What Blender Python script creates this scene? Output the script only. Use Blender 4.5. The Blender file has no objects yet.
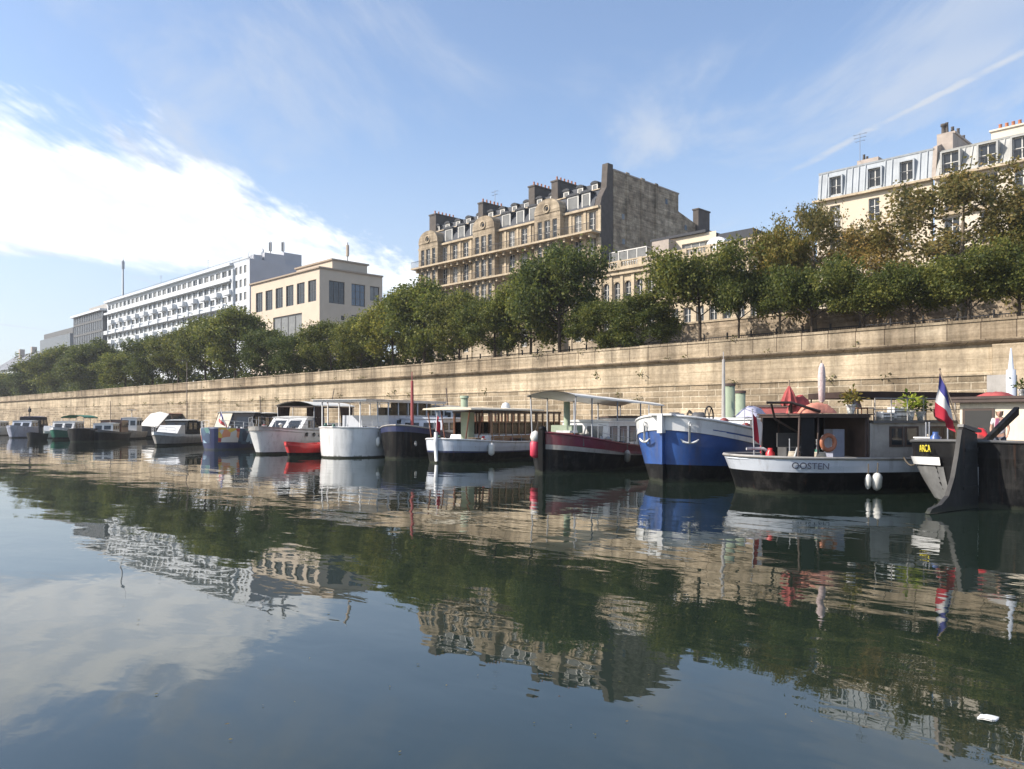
import bpy, bmesh, math, random
import numpy as np
from mathutils import Vector, Matrix
R_ = math.radians
random.seed(7)
SC = bpy.context.scene
COL = SC.collection

# ------------------------------------------------------------------ camera
HC, FPX, HY = 2.5, 800.0, 419.0            # eye height over the water, focal length in px, horizon row
YAW = R_(45.48)
FW = Vector((-math.sin(YAW), math.cos(YAW), 0)); RT = Vector((math.cos(YAW), math.sin(YAW), 0))
cam = bpy.data.cameras.new('camera'); camo = bpy.data.objects.new('camera', cam); COL.objects.link(camo)
camo.location = (0, 0, HC); camo.rotation_euler = (R_(90), 0, YAW)
cam.sensor_width = 36; cam.lens = 36 * FPX / 1024; cam.shift_y = (HY - 384.5) / 1024
cam.clip_end = 6000; cam.clip_start = 0.1
SC.camera = camo

# ------------------------------------------------------------------ sky, sun, exposure
SUN_EL, SUN_AZ = 35.0, 216.0               # azimuth from +Y towards +X
sv = Vector((math.sin(R_(SUN_AZ)) * math.cos(R_(SUN_EL)), math.cos(R_(SUN_AZ)) * math.cos(R_(SUN_EL)), math.sin(R_(SUN_EL))))
sun = bpy.data.lights.new('sun', 'SUN'); suno = bpy.data.objects.new('sun', sun); COL.objects.link(suno)
sun.energy = 3.5; sun.angle = R_(0.6); sun.color = (1, .92, .83)
suno.rotation_euler = sv.to_track_quat('Z', 'Y').to_euler(); suno.location = (0, 0, 60)
vs = SC.view_settings
vs.view_transform = 'Standard'; vs.look = 'None'; vs.exposure = 0.97; vs.gamma = 1; vs.use_curve_mapping = False
SC.render.engine = 'CYCLES'
cy = SC.cycles
cy.use_denoising = True
cy.max_bounces = 6; cy.transparent_max_bounces = 12; cy.diffuse_bounces = 2; cy.glossy_bounces = 3; cy.transmission_bounces = 3
cy.caustics_reflective = False; cy.caustics_refractive = False
cy.sample_clamp_indirect = 6

wd = bpy.data.worlds.new('World'); SC.world = wd; wd.use_nodes = True
SKY_STR = 0.11
def build_world():
    nt = wd.node_tree; N = nt.nodes; L = nt.links
    bg = N['Background']; bg.inputs[1].default_value = SKY_STR
    sky = N.new('ShaderNodeTexSky'); sky.sky_type = 'NISHITA'; sky.sun_disc = False
    sky.sun_elevation = R_(SUN_EL); sky.sun_rotation = R_(SUN_AZ)
    sky.altitude = 50; sky.air_density = 1.0; sky.dust_density = 1.2; sky.ozone_density = 1.6
    tc = N.new('ShaderNodeTexCoord')
    def math_(op, a, b=None, c=None):
        n = N.new('ShaderNodeMath'); n.operation = op
        for i, v in enumerate((a, b, c)):
            if v is None: continue
            if isinstance(v, (int, float)): n.inputs[i].default_value = v
            else: L.new(v, n.inputs[i])
        return n.outputs[0]
    def dot(v):
        n = N.new('ShaderNodeVectorMath'); n.operation = 'DOT_PRODUCT'; L.new(tc.outputs['Generated'], n.inputs[0]); n.inputs[1].default_value = v
        return n.outputs['Value']
    def ss(x, a, b):
        n = N.new('ShaderNodeMapRange'); n.interpolation_type = 'SMOOTHSTEP'; L.new(x, n.inputs[0])
        n.inputs[1].default_value = a; n.inputs[2].default_value = b
        return n.outputs[0]
    def noise(vec, scale, det=6, rough=.6, sc=(1, 1, 1), rot=0, dist=0):
        m = N.new('ShaderNodeMapping'); m.inputs['Scale'].default_value = sc; m.inputs['Rotation'].default_value = (0, 0, rot); L.new(vec, m.inputs[0])
        n = N.new('ShaderNodeTexNoise'); n.inputs['Scale'].default_value = scale; n.inputs['Detail'].default_value = det
        n.inputs['Roughness'].default_value = rough; n.inputs['Distortion'].default_value = dist; L.new(m.outputs[0], n.inputs[0])
        return n.outputs[0]
    z = math_('MAXIMUM', dot((0, 0, 1)), 0.02)
    # the cloud layer: a flat ceiling, so coordinates on it are direction / height
    r = math_('DIVIDE', dot(RT), z); f = math_('DIVIDE', dot(FW), z)
    cmb = N.new('ShaderNodeCombineXYZ'); L.new(r, cmb.inputs[0]); L.new(f, cmb.inputs[1])
    P = cmb.outputs[0]
    n1 = noise(P, 1.3, 8, .62, (1, .55, 1), .35, .3)
    n2 = noise(P, 5.0, 6, .6, (1, .35, 1), .9, .2)
    nn = math_('MULTIPLY_ADD', n1, 1.0, math_('MULTIPLY', n2, .45))      # about .3 .. 1.1
    nz = math_('SUBTRACT', nn, .72)
    # bank: inside when e1 > 0 and e2 > 0
    e1 = math_('SUBTRACT', math_('MULTIPLY_ADD', math_('SUBTRACT', f, 2.59), .345, -1.43), r)
    rp = noise(P, 9.0, 4, .6, (1, .25, 1), .55, .1)
    e1 = math_('MULTIPLY_ADD', nz, 1.1, math_('MULTIPLY_ADD', math_('SUBTRACT', rp, .5), 1.1, e1))
    e2 = math_('SUBTRACT', math_('MULTIPLY_ADD', math_('ADD', r, 3.03), .88, 4.74), f)
    e2 = math_('MULTIPLY_ADD', nz, 1.5, e2)
    bank = math_('MULTIPLY', ss(e1, -.10, .42), ss(e2, -.3, .6))
    tex = ss(nn, .3, 1.0)
    bank = math_('MULTIPLY', bank, math_('MULTIPLY_ADD', ss(n2, .35, .65), .42, .58))
    # thin cirrus
    c1 = ss(noise(P, 1.1, 7, .6, (1, .4, 1), -.6, .6), .45, .66)
    c2 = ss(noise(P, .45, 4, .55, (1, .6, 1), .4, .3), .36, .58)
    cir = math_('MULTIPLY', math_('MULTIPLY', c1, c2), .62)
    # contrail, two bands
    t = math_('SUBTRACT', r, math_('MULTIPLY_ADD', math_('SUBTRACT', f, 2.77), -.25, 1.24))
    t = math_('MULTIPLY_ADD', math_('SUBTRACT', noise(P, 6, 3), .5), .06, t)
    w1 = math_('SUBTRACT', 1, ss(math_('ABSOLUTE', t), 0.0, .05))
    w1 = math_('MULTIPLY', w1, math_('MULTIPLY', math_('MULTIPLY', ss(r, .95, 1.3), ss(noise(P, 2.5, 4), .25, .6)), .85))
    t2 = math_('SUBTRACT', r, math_('MULTIPLY_ADD', math_('SUBTRACT', f, 3.0), -.55, 1.75))
    w2 = math_('MULTIPLY', math_('SUBTRACT', 1, ss(math_('ABSOLUTE', t2), .0, .5)), math_('MULTIPLY', tex, .34))
    thin = math_('MAXIMUM', math_('MAXIMUM', cir, w1), w2)
    # soft veil of haze towards the horizon
    veil = math_('MULTIPLY', math_('SUBTRACT', 1, ss(z, .02, .42)), .6)
    thin = math_('MAXIMUM', math_('MULTIPLY_ADD', thin, 1.2, .05), veil)
    def mix(fac, a, b):
        n = N.new('ShaderNodeMix'); n.data_type = 'RGBA'
        L.new(fac, n.inputs[0])
        if isinstance(a, tuple): n.inputs[6].default_value = a
        else: L.new(a, n.inputs[6])
        if isinstance(b, tuple): n.inputs[7].default_value = b
        else: L.new(b, n.inputs[7])
        return n.outputs[2]
    tint = N.new('ShaderNodeMix'); tint.data_type = 'RGBA'; tint.blend_type = 'MULTIPLY'; tint.inputs[0].default_value = 1
    L.new(sky.outputs[0], tint.inputs[6]); tint.inputs[7].default_value = SKY_TINT
    thin_col = (3.2, 3.5, 4.0, 1)
    c = mix(thin, tint.outputs[2], thin_col)
    c = mix(bank, c, (6.0, 6.15, 6.3, 1))
    L.new(c, bg.inputs[0])
SKY_TINT = (1.0, 1.02, 1.06, 1)
build_world()

# ------------------------------------------------------------------ placing helpers
def at(px, py, z=0.0):
    d = (HC - z) * FPX / (py - HY)
    return FW * d + RT * ((px - 512) / FPX * d) + Vector((0, 0, z))
def atD(px, py, d):
    return FW * d + RT * ((px - 512) / FPX * d) + Vector((0, 0, HC + (HY - py) / FPX * d))
def dY(px, Y):
    u = (px - 512) / FPX
    return Y / (FW.y + RT.y * u)
def XY(px, Y):
    d = dY(px, Y); return d * (FW.x + RT.x * (px - 512) / FPX)
def ZY(px, py, Y):
    return HC + (HY - py) / FPX * dY(px, Y)
def proj(p):
    d = p.dot(FW); return 512 + FPX * p.dot(RT) / d, HY - FPX * (p.z - HC) / d

# ------------------------------------------------------------------ materials
def mat(name, col, rough=.6, metal=0, spec=.5, var=0.0, vscale=3.0, bump=0.0, bscale=20.0, var2=None, clear=0):
    m = bpy.data.materials.new(name); m.use_nodes = True
    nt = m.node_tree; N = nt.nodes; L = nt.links; b = N['Principled BSDF']
    b.inputs['Base Color'].default_value = (*col, 1); b.inputs['Roughness'].default_value = rough
    b.inputs['Metallic'].default_value = metal; b.inputs['Specular IOR Level'].default_value = spec if rough < .7 else min(spec, .25)
    if clear: b.inputs['Coat Weight'].default_value = clear
    if var or bump:
        tc = N.new('ShaderNodeTexCoord')
    if var:
        n = N.new('ShaderNodeTexNoise'); n.inputs['Scale'].default_value = vscale; n.inputs['Detail'].default_value = 8; n.inputs['Roughness'].default_value = .65
        L.new(tc.outputs['Object'], n.inputs[0])
        r = N.new('ShaderNodeValToRGB'); L.new(n.outputs[0], r.inputs[0])
        a = var2 or tuple(c * (1 - var) for c in col)
        r.color_ramp.elements[0].position = .3; r.color_ramp.elements[0].color = (*a, 1)
        r.color_ramp.elements[1].position = .7; r.color_ramp.elements[1].color = (*[min(1, c * (1 + var * .4)) for c in col], 1)
        L.new(r.outputs[0], b.inputs['Base Color'])
    if bump:
        n = N.new('ShaderNodeTexNoise'); n.inputs['Scale'].default_value = bscale; n.inputs['Detail'].default_value = 5
        L.new(tc.outputs['Object'], n.inputs[0])
        bp = N.new('ShaderNodeBump'); bp.inputs['Strength'].default_value = bump; bp.inputs['Distance'].default_value = .05
        L.new(n.outputs[0], bp.inputs['Height']); L.new(bp.outputs[0], b.inputs['Normal'])
    return m

def grime(m, streak=.5, rust=.25, z_dirt=.16):
    """runs, scuffs and a dirty waterline on a painted hull (object z = 0 is the waterline)"""
    nt = m.node_tree; N = nt.nodes; L = nt.links; b = N['Principled BSDF']; tc = N.new('ShaderNodeTexCoord')
    src = b.inputs['Base Color'].links[0].from_socket if b.inputs['Base Color'].links else None
    def nz(sc, det, mp, lo, hi):
        mm = N.new('ShaderNodeMapping'); mm.inputs['Scale'].default_value = mp; L.new(tc.outputs['Object'], mm.inputs[0])
        n = N.new('ShaderNodeTexNoise'); n.inputs['Scale'].default_value = sc; n.inputs['Detail'].default_value = det; n.inputs['Roughness'].default_value = .7; L.new(mm.outputs[0], n.inputs[0])
        r = N.new('ShaderNodeMapRange'); L.new(n.outputs[0], r.inputs[0]); r.inputs[1].default_value = lo; r.inputs[2].default_value = hi; return r.outputs[0]
    def mixc(f, a, c, k):
        n = N.new('ShaderNodeMix'); n.data_type = 'RGBA'; q = N.new('ShaderNodeMath'); q.operation = 'MULTIPLY'; L.new(f, q.inputs[0]); q.inputs[1].default_value = k; L.new(q.outputs[0], n.inputs[0])
        if isinstance(a, tuple): n.inputs[6].default_value = a
        else: L.new(a, n.inputs[6])
        n.inputs[7].default_value = c; return n.outputs[2]
    a = src if src else tuple(b.inputs['Base Color'].default_value)
    c = mixc(nz(2.2, 7, (1, 1, .14), .52, .72), a, (.09, .085, .075, 1), streak)
    c = mixc(nz(3.0, 6, (1, 1, .10), .60, .74), c, (.16, .07, .03, 1), rust)
    c = mixc(nz(1.2, 6, (1, 1, 1), .55, .75), c, (.20, .19, .17, 1), streak * .5)
    sp = N.new('ShaderNodeSeparateXYZ'); L.new(tc.outputs['Object'], sp.inputs[0]); ad = N.new('ShaderNodeMath'); ad.operation = 'MULTIPLY_ADD'; L.new(nz(4, 5, (1, 1, .3), .3, .7), ad.inputs[0]); ad.inputs[1].default_value = -.16; L.new(sp.outputs[2], ad.inputs[2])
    r = N.new('ShaderNodeMapRange'); L.new(ad.outputs[0], r.inputs[0]); r.inputs[1].default_value = z_dirt - .1; r.inputs[2].default_value = z_dirt - .16
    c = mixc(r.outputs[0], c, (.045, .05, .035, 1), .75)
    L.new(c, b.inputs['Base Color'])
    # slight plate seams and dents
    bs = nz(.9, 3, (1, 1, 1), .2, .8); bp = N.new('ShaderNodeBump'); bp.inputs['Strength'].default_value = .35; bp.inputs['Distance'].default_value = .03; L.new(bs, bp.inputs['Height'])
    wv = N.new('ShaderNodeTexWave'); wv.inputs['Scale'].default_value = .22; wv.wave_profile = 'SAW'; wv.bands_direction = 'X'; L.new(tc.outputs['Object'], wv.inputs[0])
    b2 = N.new('ShaderNodeBump'); b2.inputs['Strength'].default_value = .25; b2.inputs['Distance'].default_value = .02; L.new(wv.outputs['Fac'], b2.inputs['Height']); L.new(bp.outputs[0], b2.inputs['Normal']); L.new(b2.outputs[0], b.inputs['Normal'])
    return m

def glass_mat(name, tint=(.75, .8, .8), fac=.75):
    m = bpy.data.materials.new(name); m.use_nodes = True
    nt = m.node_tree; N = nt.nodes; L = nt.links
    out = N['Material Output']; N.remove(N['Principled BSDF'])
    t = N.new('ShaderNodeBsdfTransparent'); t.inputs[0].default_value = (*tint, 1)
    g = N.new('ShaderNodeBsdfGlossy'); g.inputs['Roughness'].default_value = .03
    f = N.new('ShaderNodeFresnel'); f.inputs[0].default_value = 1.5
    mx = N.new('ShaderNodeMixShader'); L.new(f.outputs[0], mx.inputs[0]); L.new(t.outputs[0], mx.inputs[1]); L.new(g.outputs[0], mx.inputs[2])
    L.new(mx.outputs[0], out.inputs[0])
    return m

M = {}
HAZE = .00032
def stone_mat(name, c_hi, c_lo, joint, bw, bh, run=.12, stain=.5, mortar=.02, bump=.6, axis='X'):
    """coursed stone in object metres; courses run along the wall"""
    m = bpy.data.materials.new(name); m.use_nodes = True
    nt = m.node_tree; N = nt.nodes; L = nt.links; b = N['Principled BSDF']; b.inputs['Roughness'].default_value = .85
    b.inputs['Specular IOR Level'].default_value = .2
    tc = N.new('ShaderNodeTexCoord'); sp = N.new('ShaderNodeSeparateXYZ'); L.new(tc.outputs['Object'], sp.inputs[0])
    cb = N.new('ShaderNodeCombineXYZ'); add = N.new('ShaderNodeMath'); add.operation = 'ADD'
    L.new(sp.outputs['X'], add.inputs[0]); L.new(sp.outputs['Y'], add.inputs[1]); L.new(add.outputs[0], cb.inputs[0]); L.new(sp.outputs['Z'], cb.inputs[1])
    br = N.new('ShaderNodeTexBrick'); L.new(cb.outputs[0], br.inputs['Vector'])
    br.inputs['Scale'].default_value = 1; br.inputs['Brick Width'].default_value = bw; br.inputs['Row Height'].default_value = bh
    br.inputs['Mortar Size'].default_value = mortar; br.inputs['Mortar Smooth'].default_value = .3; br.inputs['Bias'].default_value = 0
    br.inputs['Color1'].default_value = (*c_hi, 1); br.inputs['Color2'].default_value = (*c_lo, 1); br.inputs['Mortar'].default_value = (*joint, 1)
    def noise(sc, det, vec=None, mp=None):
        n = N.new('ShaderNodeTexNoise'); n.inputs['Scale'].default_value = sc; n.inputs['Detail'].default_value = det; n.inputs['Roughness'].default_value = .65
        if mp:
            mm = N.new('ShaderNodeMapping'); mm.inputs['Scale'].default_value = mp; L.new(tc.outputs['Object'], mm.inputs[0]); L.new(mm.outputs[0], n.inputs[0])
        else: L.new(tc.outputs['Object'], n.inputs[0])
        return n.outputs[0]
    def ramp(v, a, bb, ca, cbb):
        r = N.new('ShaderNodeValToRGB'); L.new(v, r.inputs[0]); e = r.color_ramp.elements
        e[0].position = a; e[1].position = bb; e[0].color = (*ca, 1); e[1].color = (*cbb, 1); return r.outputs[0]
    def mul(a, bb, fac=1.0):
        n = N.new('ShaderNodeMix'); n.data_type = 'RGBA'; n.blend_type = 'MULTIPLY'; n.inputs[0].default_value = fac
        L.new(a, n.inputs[6]); L.new(bb, n.inputs[7]); return n.outputs[2]
    s = stain
    c = mul(br.outputs['Color'], ramp(noise(.25, 6), .32, .66, (1 - .35 * s, 1 - .4 * s, 1 - .45 * s), (1.08, 1.06, 1.02)))
    c = mul(c, ramp(noise(1, 8, mp=(.9, .9, run)), .38, .62, (1 - .5 * s, 1 - .5 * s, 1 - .5 * s), (1.04, 1.04, 1.04)))
    c = mul(c, ramp(noise(1, 7, mp=(2.6, 2.6, .06)), .60, .74, (1, 1, 1), (1 - .55 * s, 1 - .56 * s, 1 - .58 * s)))
    c = mul(c, ramp(noise(1, 6, mp=(.12, .12, 3.2)), .40, .64, (1.05, 1.04, 1.02), (1 - .32 * s, 1 - .34 * s, 1 - .38 * s)))
    c = mul(c, ramp(noise(6, 6), .3, .7, (.78, .77, .75), (1.12, 1.12, 1.12)))
    L.new(c, b.inputs['Base Color'])
    h = N.new('ShaderNodeMath'); h.operation = 'MULTIPLY_ADD'; L.new(br.outputs['Fac'], h.inputs[0]); h.inputs[1].default_value = -1.0; L.new(noise(5, 6), h.inputs[2])
    bp = N.new('ShaderNodeBump'); bp.inputs['Strength'].default_value = bump; bp.inputs['Distance'].default_value = .06
    L.new(h.outputs[0], bp.inputs['Height']); L.new(bp.outputs[0], b.inputs['Normal'])
    return m

def leaf_mat(name, cols, trans=.48):
    m = bpy.data.materials.new(name); m.use_nodes = True
    nt = m.node_tree; N = nt.nodes; L = nt.links; b = N['Principled BSDF']; out = N['Material Output']
    b.inputs['Roughness'].default_value = .55; b.inputs['Specular IOR Level'].default_value = .3
    g = N.new('ShaderNodeNewGeometry'); r = N.new('ShaderNodeValToRGB'); L.new(g.outputs['Random Per Island'], r.inputs[0])
    e = r.color_ramp.elements
    e[0].position = 0; e[0].color = (*cols[0], 1); e[1].position = 1; e[1].color = (*cols[-1], 1)
    for i, c in enumerate(cols[1:-1]):
        q = e.new((i + 1) / (len(cols) - 1)); q.color = (*c, 1)
    tc = N.new('ShaderNodeTexCoord'); n = N.new('ShaderNodeTexNoise'); n.inputs['Scale'].default_value = .5; n.inputs['Detail'].default_value = 3
    L.new(tc.outputs['Object'], n.inputs[0])
    r2 = N.new('ShaderNodeValToRGB'); L.new(n.outputs[0], r2.inputs[0]); r2.color_ramp.elements[0].position = .35; r2.color_ramp.elements[1].position = .65
    r2.color_ramp.elements[0].color = (.76, .76, .76, 1); r2.color_ramp.elements[1].color = (1.5, 1.32, 1.25, 1)
    oi = N.new('ShaderNodeObjectInfo'); r3 = N.new('ShaderNodeValToRGB'); L.new(oi.outputs['Random'], r3.inputs[0])
    r3.color_ramp.elements[0].color = (1.0, 1.08, 1.0, 1); r3.color_ramp.elements[1].color = (1.8, 1.6, 1.35, 1)
    def mul(a, bb):
        k = N.new('ShaderNodeMix'); k.data_type = 'RGBA'; k.blend_type = 'MULTIPLY'; k.inputs[0].default_value = 1; L.new(a, k.inputs[6]); L.new(bb, k.inputs[7]); return k.outputs[2]
    c = mul(mul(r.outputs[0], r2.outputs[0]), r3.outputs[0])
    L.new(c, b.inputs['Base Color'])
    t = N.new('ShaderNodeBsdfTranslucent'); L.new(c, t.inputs[0])
    mx = N.new('ShaderNodeMixShader'); mx.inputs[0].default_value = trans; L.new(b.outputs[0], mx.inputs[1]); L.new(t.outputs[0], mx.inputs[2])
    L.new(mx.outputs[0], out.inputs[0])
    return m

def zinc_mat(name, col, pitch=.6):
    m = mat(name, col, .72, 0, .2, .18, .8)
    nt = m.node_tree; N = nt.nodes; L = nt.links; b = N['Principled BSDF']
    tc = N.new('ShaderNodeTexCoord'); sp = N.new('ShaderNodeSeparateXYZ'); L.new(tc.outputs['Object'], sp.inputs[0])
    a = N.new('ShaderNodeMath'); a.operation = 'MULTIPLY'; L.new(sp.outputs[0], a.inputs[0]); a.inputs[1].default_value = 1 / pitch
    f = N.new('ShaderNodeMath'); f.operation = 'FRACT'; L.new(a.outputs[0], f.inputs[0])
    g = N.new('ShaderNodeMath'); g.operation = 'LESS_THAN'; L.new(f.outputs[0], g.inputs[0]); g.inputs[1].default_value = .14
    bp = N.new('ShaderNodeBump'); bp.inputs['Strength'].default_value = .9; bp.inputs['Distance'].default_value = .05
    L.new(g.outputs[0], bp.inputs['Height']); L.new(bp.outputs[0], b.inputs['Normal'])
    return m

M['wall'] = stone_mat('quay_stone', (.59, .495, .365), (.31, .255, .18), (.68, .60, .47), 1.25, .40, stain=.75, mortar=.045, bump=1.0)
M['wall_smooth'] = stone_mat('ashlar_stone', (.64, .55, .415), (.55, .465, .345), (.48, .40, .28), 2.0, .62, stain=.8, mortar=.014, bump=.5)
M['parapet'] = stone_mat('weathered_parapet_stone', (.56, .48, .365), (.45, .38, .285), (.20, .16, .12), 1.6, 1.3, stain=1.0, mortar=.03, bump=.5)
M['haus'] = stone_mat('haussmann_limestone', (.56, .48, .37), (.48, .41, .31), (.27, .22, .165), 1.2, .5, stain=.8, mortar=.015, bump=.3)
M['haus_pale'] = stone_mat('pale_limestone', (.58, .49, .37), (.53, .45, .33), (.45, .37, .28), 1.2, .5, stain=.4, mortar=.012, bump=.2)
M['rubble'] = stone_mat('party_wall_rubble', (.64, .54, .42), (.48, .405, .315), (.58, .49, .38), .7, .3, run=.8, stain=1.0, mortar=.03, bump=.8)
M['cream'] = mat('cream_render', (.64, .55, .42), .85, var=.10, vscale=.6)
M['cream2'] = mat('pale_cream_render', (.65, .58, .47), .85, var=.10, vscale=.6)
M['beige'] = mat('beige_cladding', (.57, .48, .375), .8, var=.08, vscale=.5)
M['beige_dark'] = mat('beige_coping', (.36, .29, .22), .8, var=.1)
M['white_panel'] = mat('white_facade_panel', (.60, .63, .655), .6, var=.08, vscale=.4)
M['white_shade'] = mat('grey_facade_panel', (.42, .45, .47), .6, var=.1, vscale=.4)
M['end_wall'] = mat('grey_render', (.42, .43, .46), .8, var=.08, vscale=.3)
M['slate'] = mat('slate', (.07, .075, .085), .8, var=.3, vscale=2, bump=.5, bscale=6)
M['slate_lit'] = mat('slate_tiles', (.085, .09, .10), .8, var=.3, vscale=2, bump=.5, bscale=6)
M['lead'] = mat('roof_lead', (.055, .058, .065), .75, var=.2)
M['brick_dark'] = mat('sooty_chimney_brick', (.115, .10, .088), .9, var=.3, vscale=1.5, bump=.4)
M['brick_pale'] = mat('pale_chimney_render', (.42, .36, .31), .9, var=.25, vscale=1.2)
M['pot'] = mat('terracotta_pot', (.42, .17, .09), .8, var=.2)
M['zinc'] = zinc_mat('zinc_standing_seam', (.43, .46, .48), .62)
M['zinc2'] = zinc_mat('zinc_pale_seam', (.42, .42, .395), .62)
M['pane'] = mat('window_glass', (.025, .03, .035), .06, 0, .6)
M['pane_blue'] = mat('blue_reflecting_glass', (.03, .06, .11), .03, 0, .9)
M['pane_pale'] = mat('curtained_glass', (.20, .20, .19), .12, 0, .5, var=.3, vscale=1)
M['win_frame'] = mat('white_window_paint', (.62, .60, .55), .5)
M['win_frame_dark'] = mat('dark_window_frame', (.04, .042, .045), .5)
M['iron'] = mat('black_iron', (.02, .02, .022), .5, .3)
M['grey_metal'] = mat('grey_galvanised_metal', (.35, .36, .37), .45, .6, var=.15)
M['glassb'] = mat('dark_curtain_wall', (.10, .105, .115), .2, 0, .5, var=.25, vscale=.4)
M['asphalt'] = mat('asphalt', (.05, .05, .05), .9, var=.2)
M['pave'] = mat('quay_paving', (.30, .27, .23), .9, var=.2, vscale=1)
M['bark'] = mat('bark', (.075, .058, .042), .9, var=.4, vscale=3, bump=.6, bscale=8)
M['bark_pale'] = mat('pale_plane_bark', (.20, .165, .12), .9, var=.4, vscale=2, bump=.4, bscale=6)
M['leaf'] = leaf_mat('green_leaves', [(0.052, 0.078, 0.019), (0.084, 0.116, 0.027), (0.123, 0.152, 0.036), (0.175, 0.186, 0.045)])
M['leaf_dark'] = leaf_mat('dark_green_leaves', [(0.036, 0.058, 0.018), (0.061, 0.088, 0.024), (0.090, 0.115, 0.030), (0.135, 0.152, 0.039)])
M['leaf_brown'] = leaf_mat('browning_plane_leaves', [(0.085, 0.090, 0.032), (0.130, 0.125, 0.045), (0.170, 0.150, 0.055), (0.215, 0.160, 0.060)])
M['leaf_yellow'] = leaf_mat('yellowing_leaves', [(0.083, 0.095, 0.025), (0.128, 0.133, 0.034), (0.180, 0.161, 0.042), (0.225, 0.168, 0.049)])
M['leaf_bright'] = leaf_mat('bright_pot_leaves', [(0.140, 0.220, 0.030), (0.250, 0.320, 0.050), (0.380, 0.420, 0.080)])
# boat paints
M['bwhite'] = mat('white_boat_paint', (.72, .72, .70), .35, var=.07, vscale=1.5, clear=.3)
M['bwhite_b'] = mat('cool_white_boat_paint', (.62, .66, .72), .35, var=.08, vscale=1.5, clear=.3)
M['bcream'] = mat('cream_boat_paint', (.78, .69, .53), .5, var=.08)
M['bblack'] = mat('black_hull_paint', (.006, .006, .0065), .5, 0, .12, var=.5, vscale=2)
M['btar'] = mat('tarred_hull', (.010, .010, .0105), .6, 0, .14, var=.5, vscale=3, bump=.2, bscale=5)
M['bblue'] = mat('blue_hull_paint', (.035, .10, .32), .4, var=.3, vscale=1.5, clear=.3)
M['bnavy'] = mat('navy_hull_paint', (.02, .03, .10), .4, var=.3)
M['bmaroon'] = mat('maroon_hull_paint', (.15, .014, .028), .35, var=.25, vscale=2, clear=.3)
M['bred'] = mat('red_boat_paint', (.62, .035, .035), .35, var=.15)
M['mast_red'] = mat('red_brown_mast_paint', (.26, .05, .045), .5, var=.2)
M['bgrey'] = mat('grey_boat_paint', (.36, .34, .31), .5, var=.25, vscale=2)
M['bgrey_d'] = mat('dark_grey_boat_paint', (.10, .10, .10), .5, var=.3)
M['blilac'] = mat('blue_grey_boat_paint', (.34, .36, .45), .4, var=.15)
M['bgreen'] = mat('green_boat_paint', (.03, .16, .11), .45, var=.2)
M['bgreen_pale'] = mat('pale_green_paint', (.31, .37, .26), .5, var=.15)
M['wood'] = mat('varnished_wood', (.14, .045, .016), .3, var=.4, vscale=4, clear=.4)
M['wood_pale'] = mat('weathered_wood', (.26, .20, .14), .7, var=.3, vscale=4)
M['brown_dark'] = mat('dark_brown_paint', (.07, .045, .035), .6, var=.3)
M['tan'] = mat('tan_deck', (.40, .32, .22), .7, var=.2)
M['canvas_w'] = mat('white_canvas', (.74, .72, .66), .85, var=.08, vscale=1.2, bump=.2, bscale=3)
M['canvas_g'] = mat('grey_canvas', (.42, .41, .39), .85, var=.15, vscale=1.2, bump=.2, bscale=3)
M['canvas_k'] = mat('black_canvas', (.018, .018, .02), .8, var=.3, bump=.2, bscale=3)
M['canvas_br'] = mat('brown_canvas', (.05, .032, .026), .85, var=.3, bump=.3, bscale=3)
M['canvas_gr'] = mat('green_canvas', (.03, .17, .12), .8, var=.2)
M['pinkred'] = mat('faded_red_cloth', (.40, .09, .085), .85, var=.3, vscale=5, bump=.4, bscale=6)
M['salmon'] = mat('salmon_cloth', (.66, .27, .19), .85, var=.25, vscale=5, bump=.4, bscale=6)
M['pinkwhite'] = mat('pink_white_cloth', (.62, .50, .48), .85, var=.3, vscale=9, bump=.3)
M['orange'] = mat('orange_plastic', (.46, .17, .09), .5, var=.15)
M['lilac_cloth'] = mat('pale_lilac_cloth', (.50, .49, .60), .85, var=.25, vscale=4, bump=.5, bscale=5)
M['fender'] = mat('white_fender_vinyl', (.72, .71, .66), .4, var=.15, vscale=4)
M['fender_r'] = mat('red_fender_vinyl', (.60, .05, .09), .45, var=.1)
M['rubber'] = mat('tyre_rubber', (.02, .02, .02), .8)
M['rope'] = mat('mooring_rope', (.10, .085, .065), .9)
M['rope_w'] = mat('pale_rope', (.45, .40, .32), .9)
M['f_blue'] = mat('flag_blue', (.07, .07, .26), .8)
M['f_white'] = mat('flag_white', (.68, .65, .62), .8)
M['f_red'] = mat('flag_red', (.42, .025, .045), .8)
M['ltr_dark'] = mat('dark_lettering', (.05, .055, .09), .5)
M['ltr_white'] = mat('white_lettering', (.7, .7, .7), .5)
M['ltr_yellow'] = mat('yellow_lettering', (.72, .60, .06), .5)
M['skin'] = mat('skin', (.50, .29, .21), .55)
M['hair'] = mat('light_brown_hair', (.22, .15, .085), .6, var=.4, vscale=30)
M['shirt'] = mat('white_cotton', (.70, .66, .66), .85, var=.12, vscale=20)
M['scarf'] = mat('pink_scarf', (.36, .12, .20), .85)
M['jeans'] = mat('blue_grey_trousers', (.09, .10, .13), .85)
M['eye'] = mat('dark_eye', (.02, .015, .01), .2)
M['clear'] = glass_mat('clear_glass')
for k_, st_, ru_ in (('bwhite', .38, .30), ('bwhite_b', .38, .30), ('bblue', .45, .35), ('bmaroon', .45, .2), ('bgrey', .6, .3), ('bgreen', .4, .2), ('blilac', .5, .3), ('bred', .35, .1), ('bnavy', .4, .2), ('bgrey_d', .5, .3), ('bcream', .3, .15)): grime(M[k_], st_, ru_)
for k_ in ('bblack', 'btar'): grime(M[k_], .35, .3)
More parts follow.
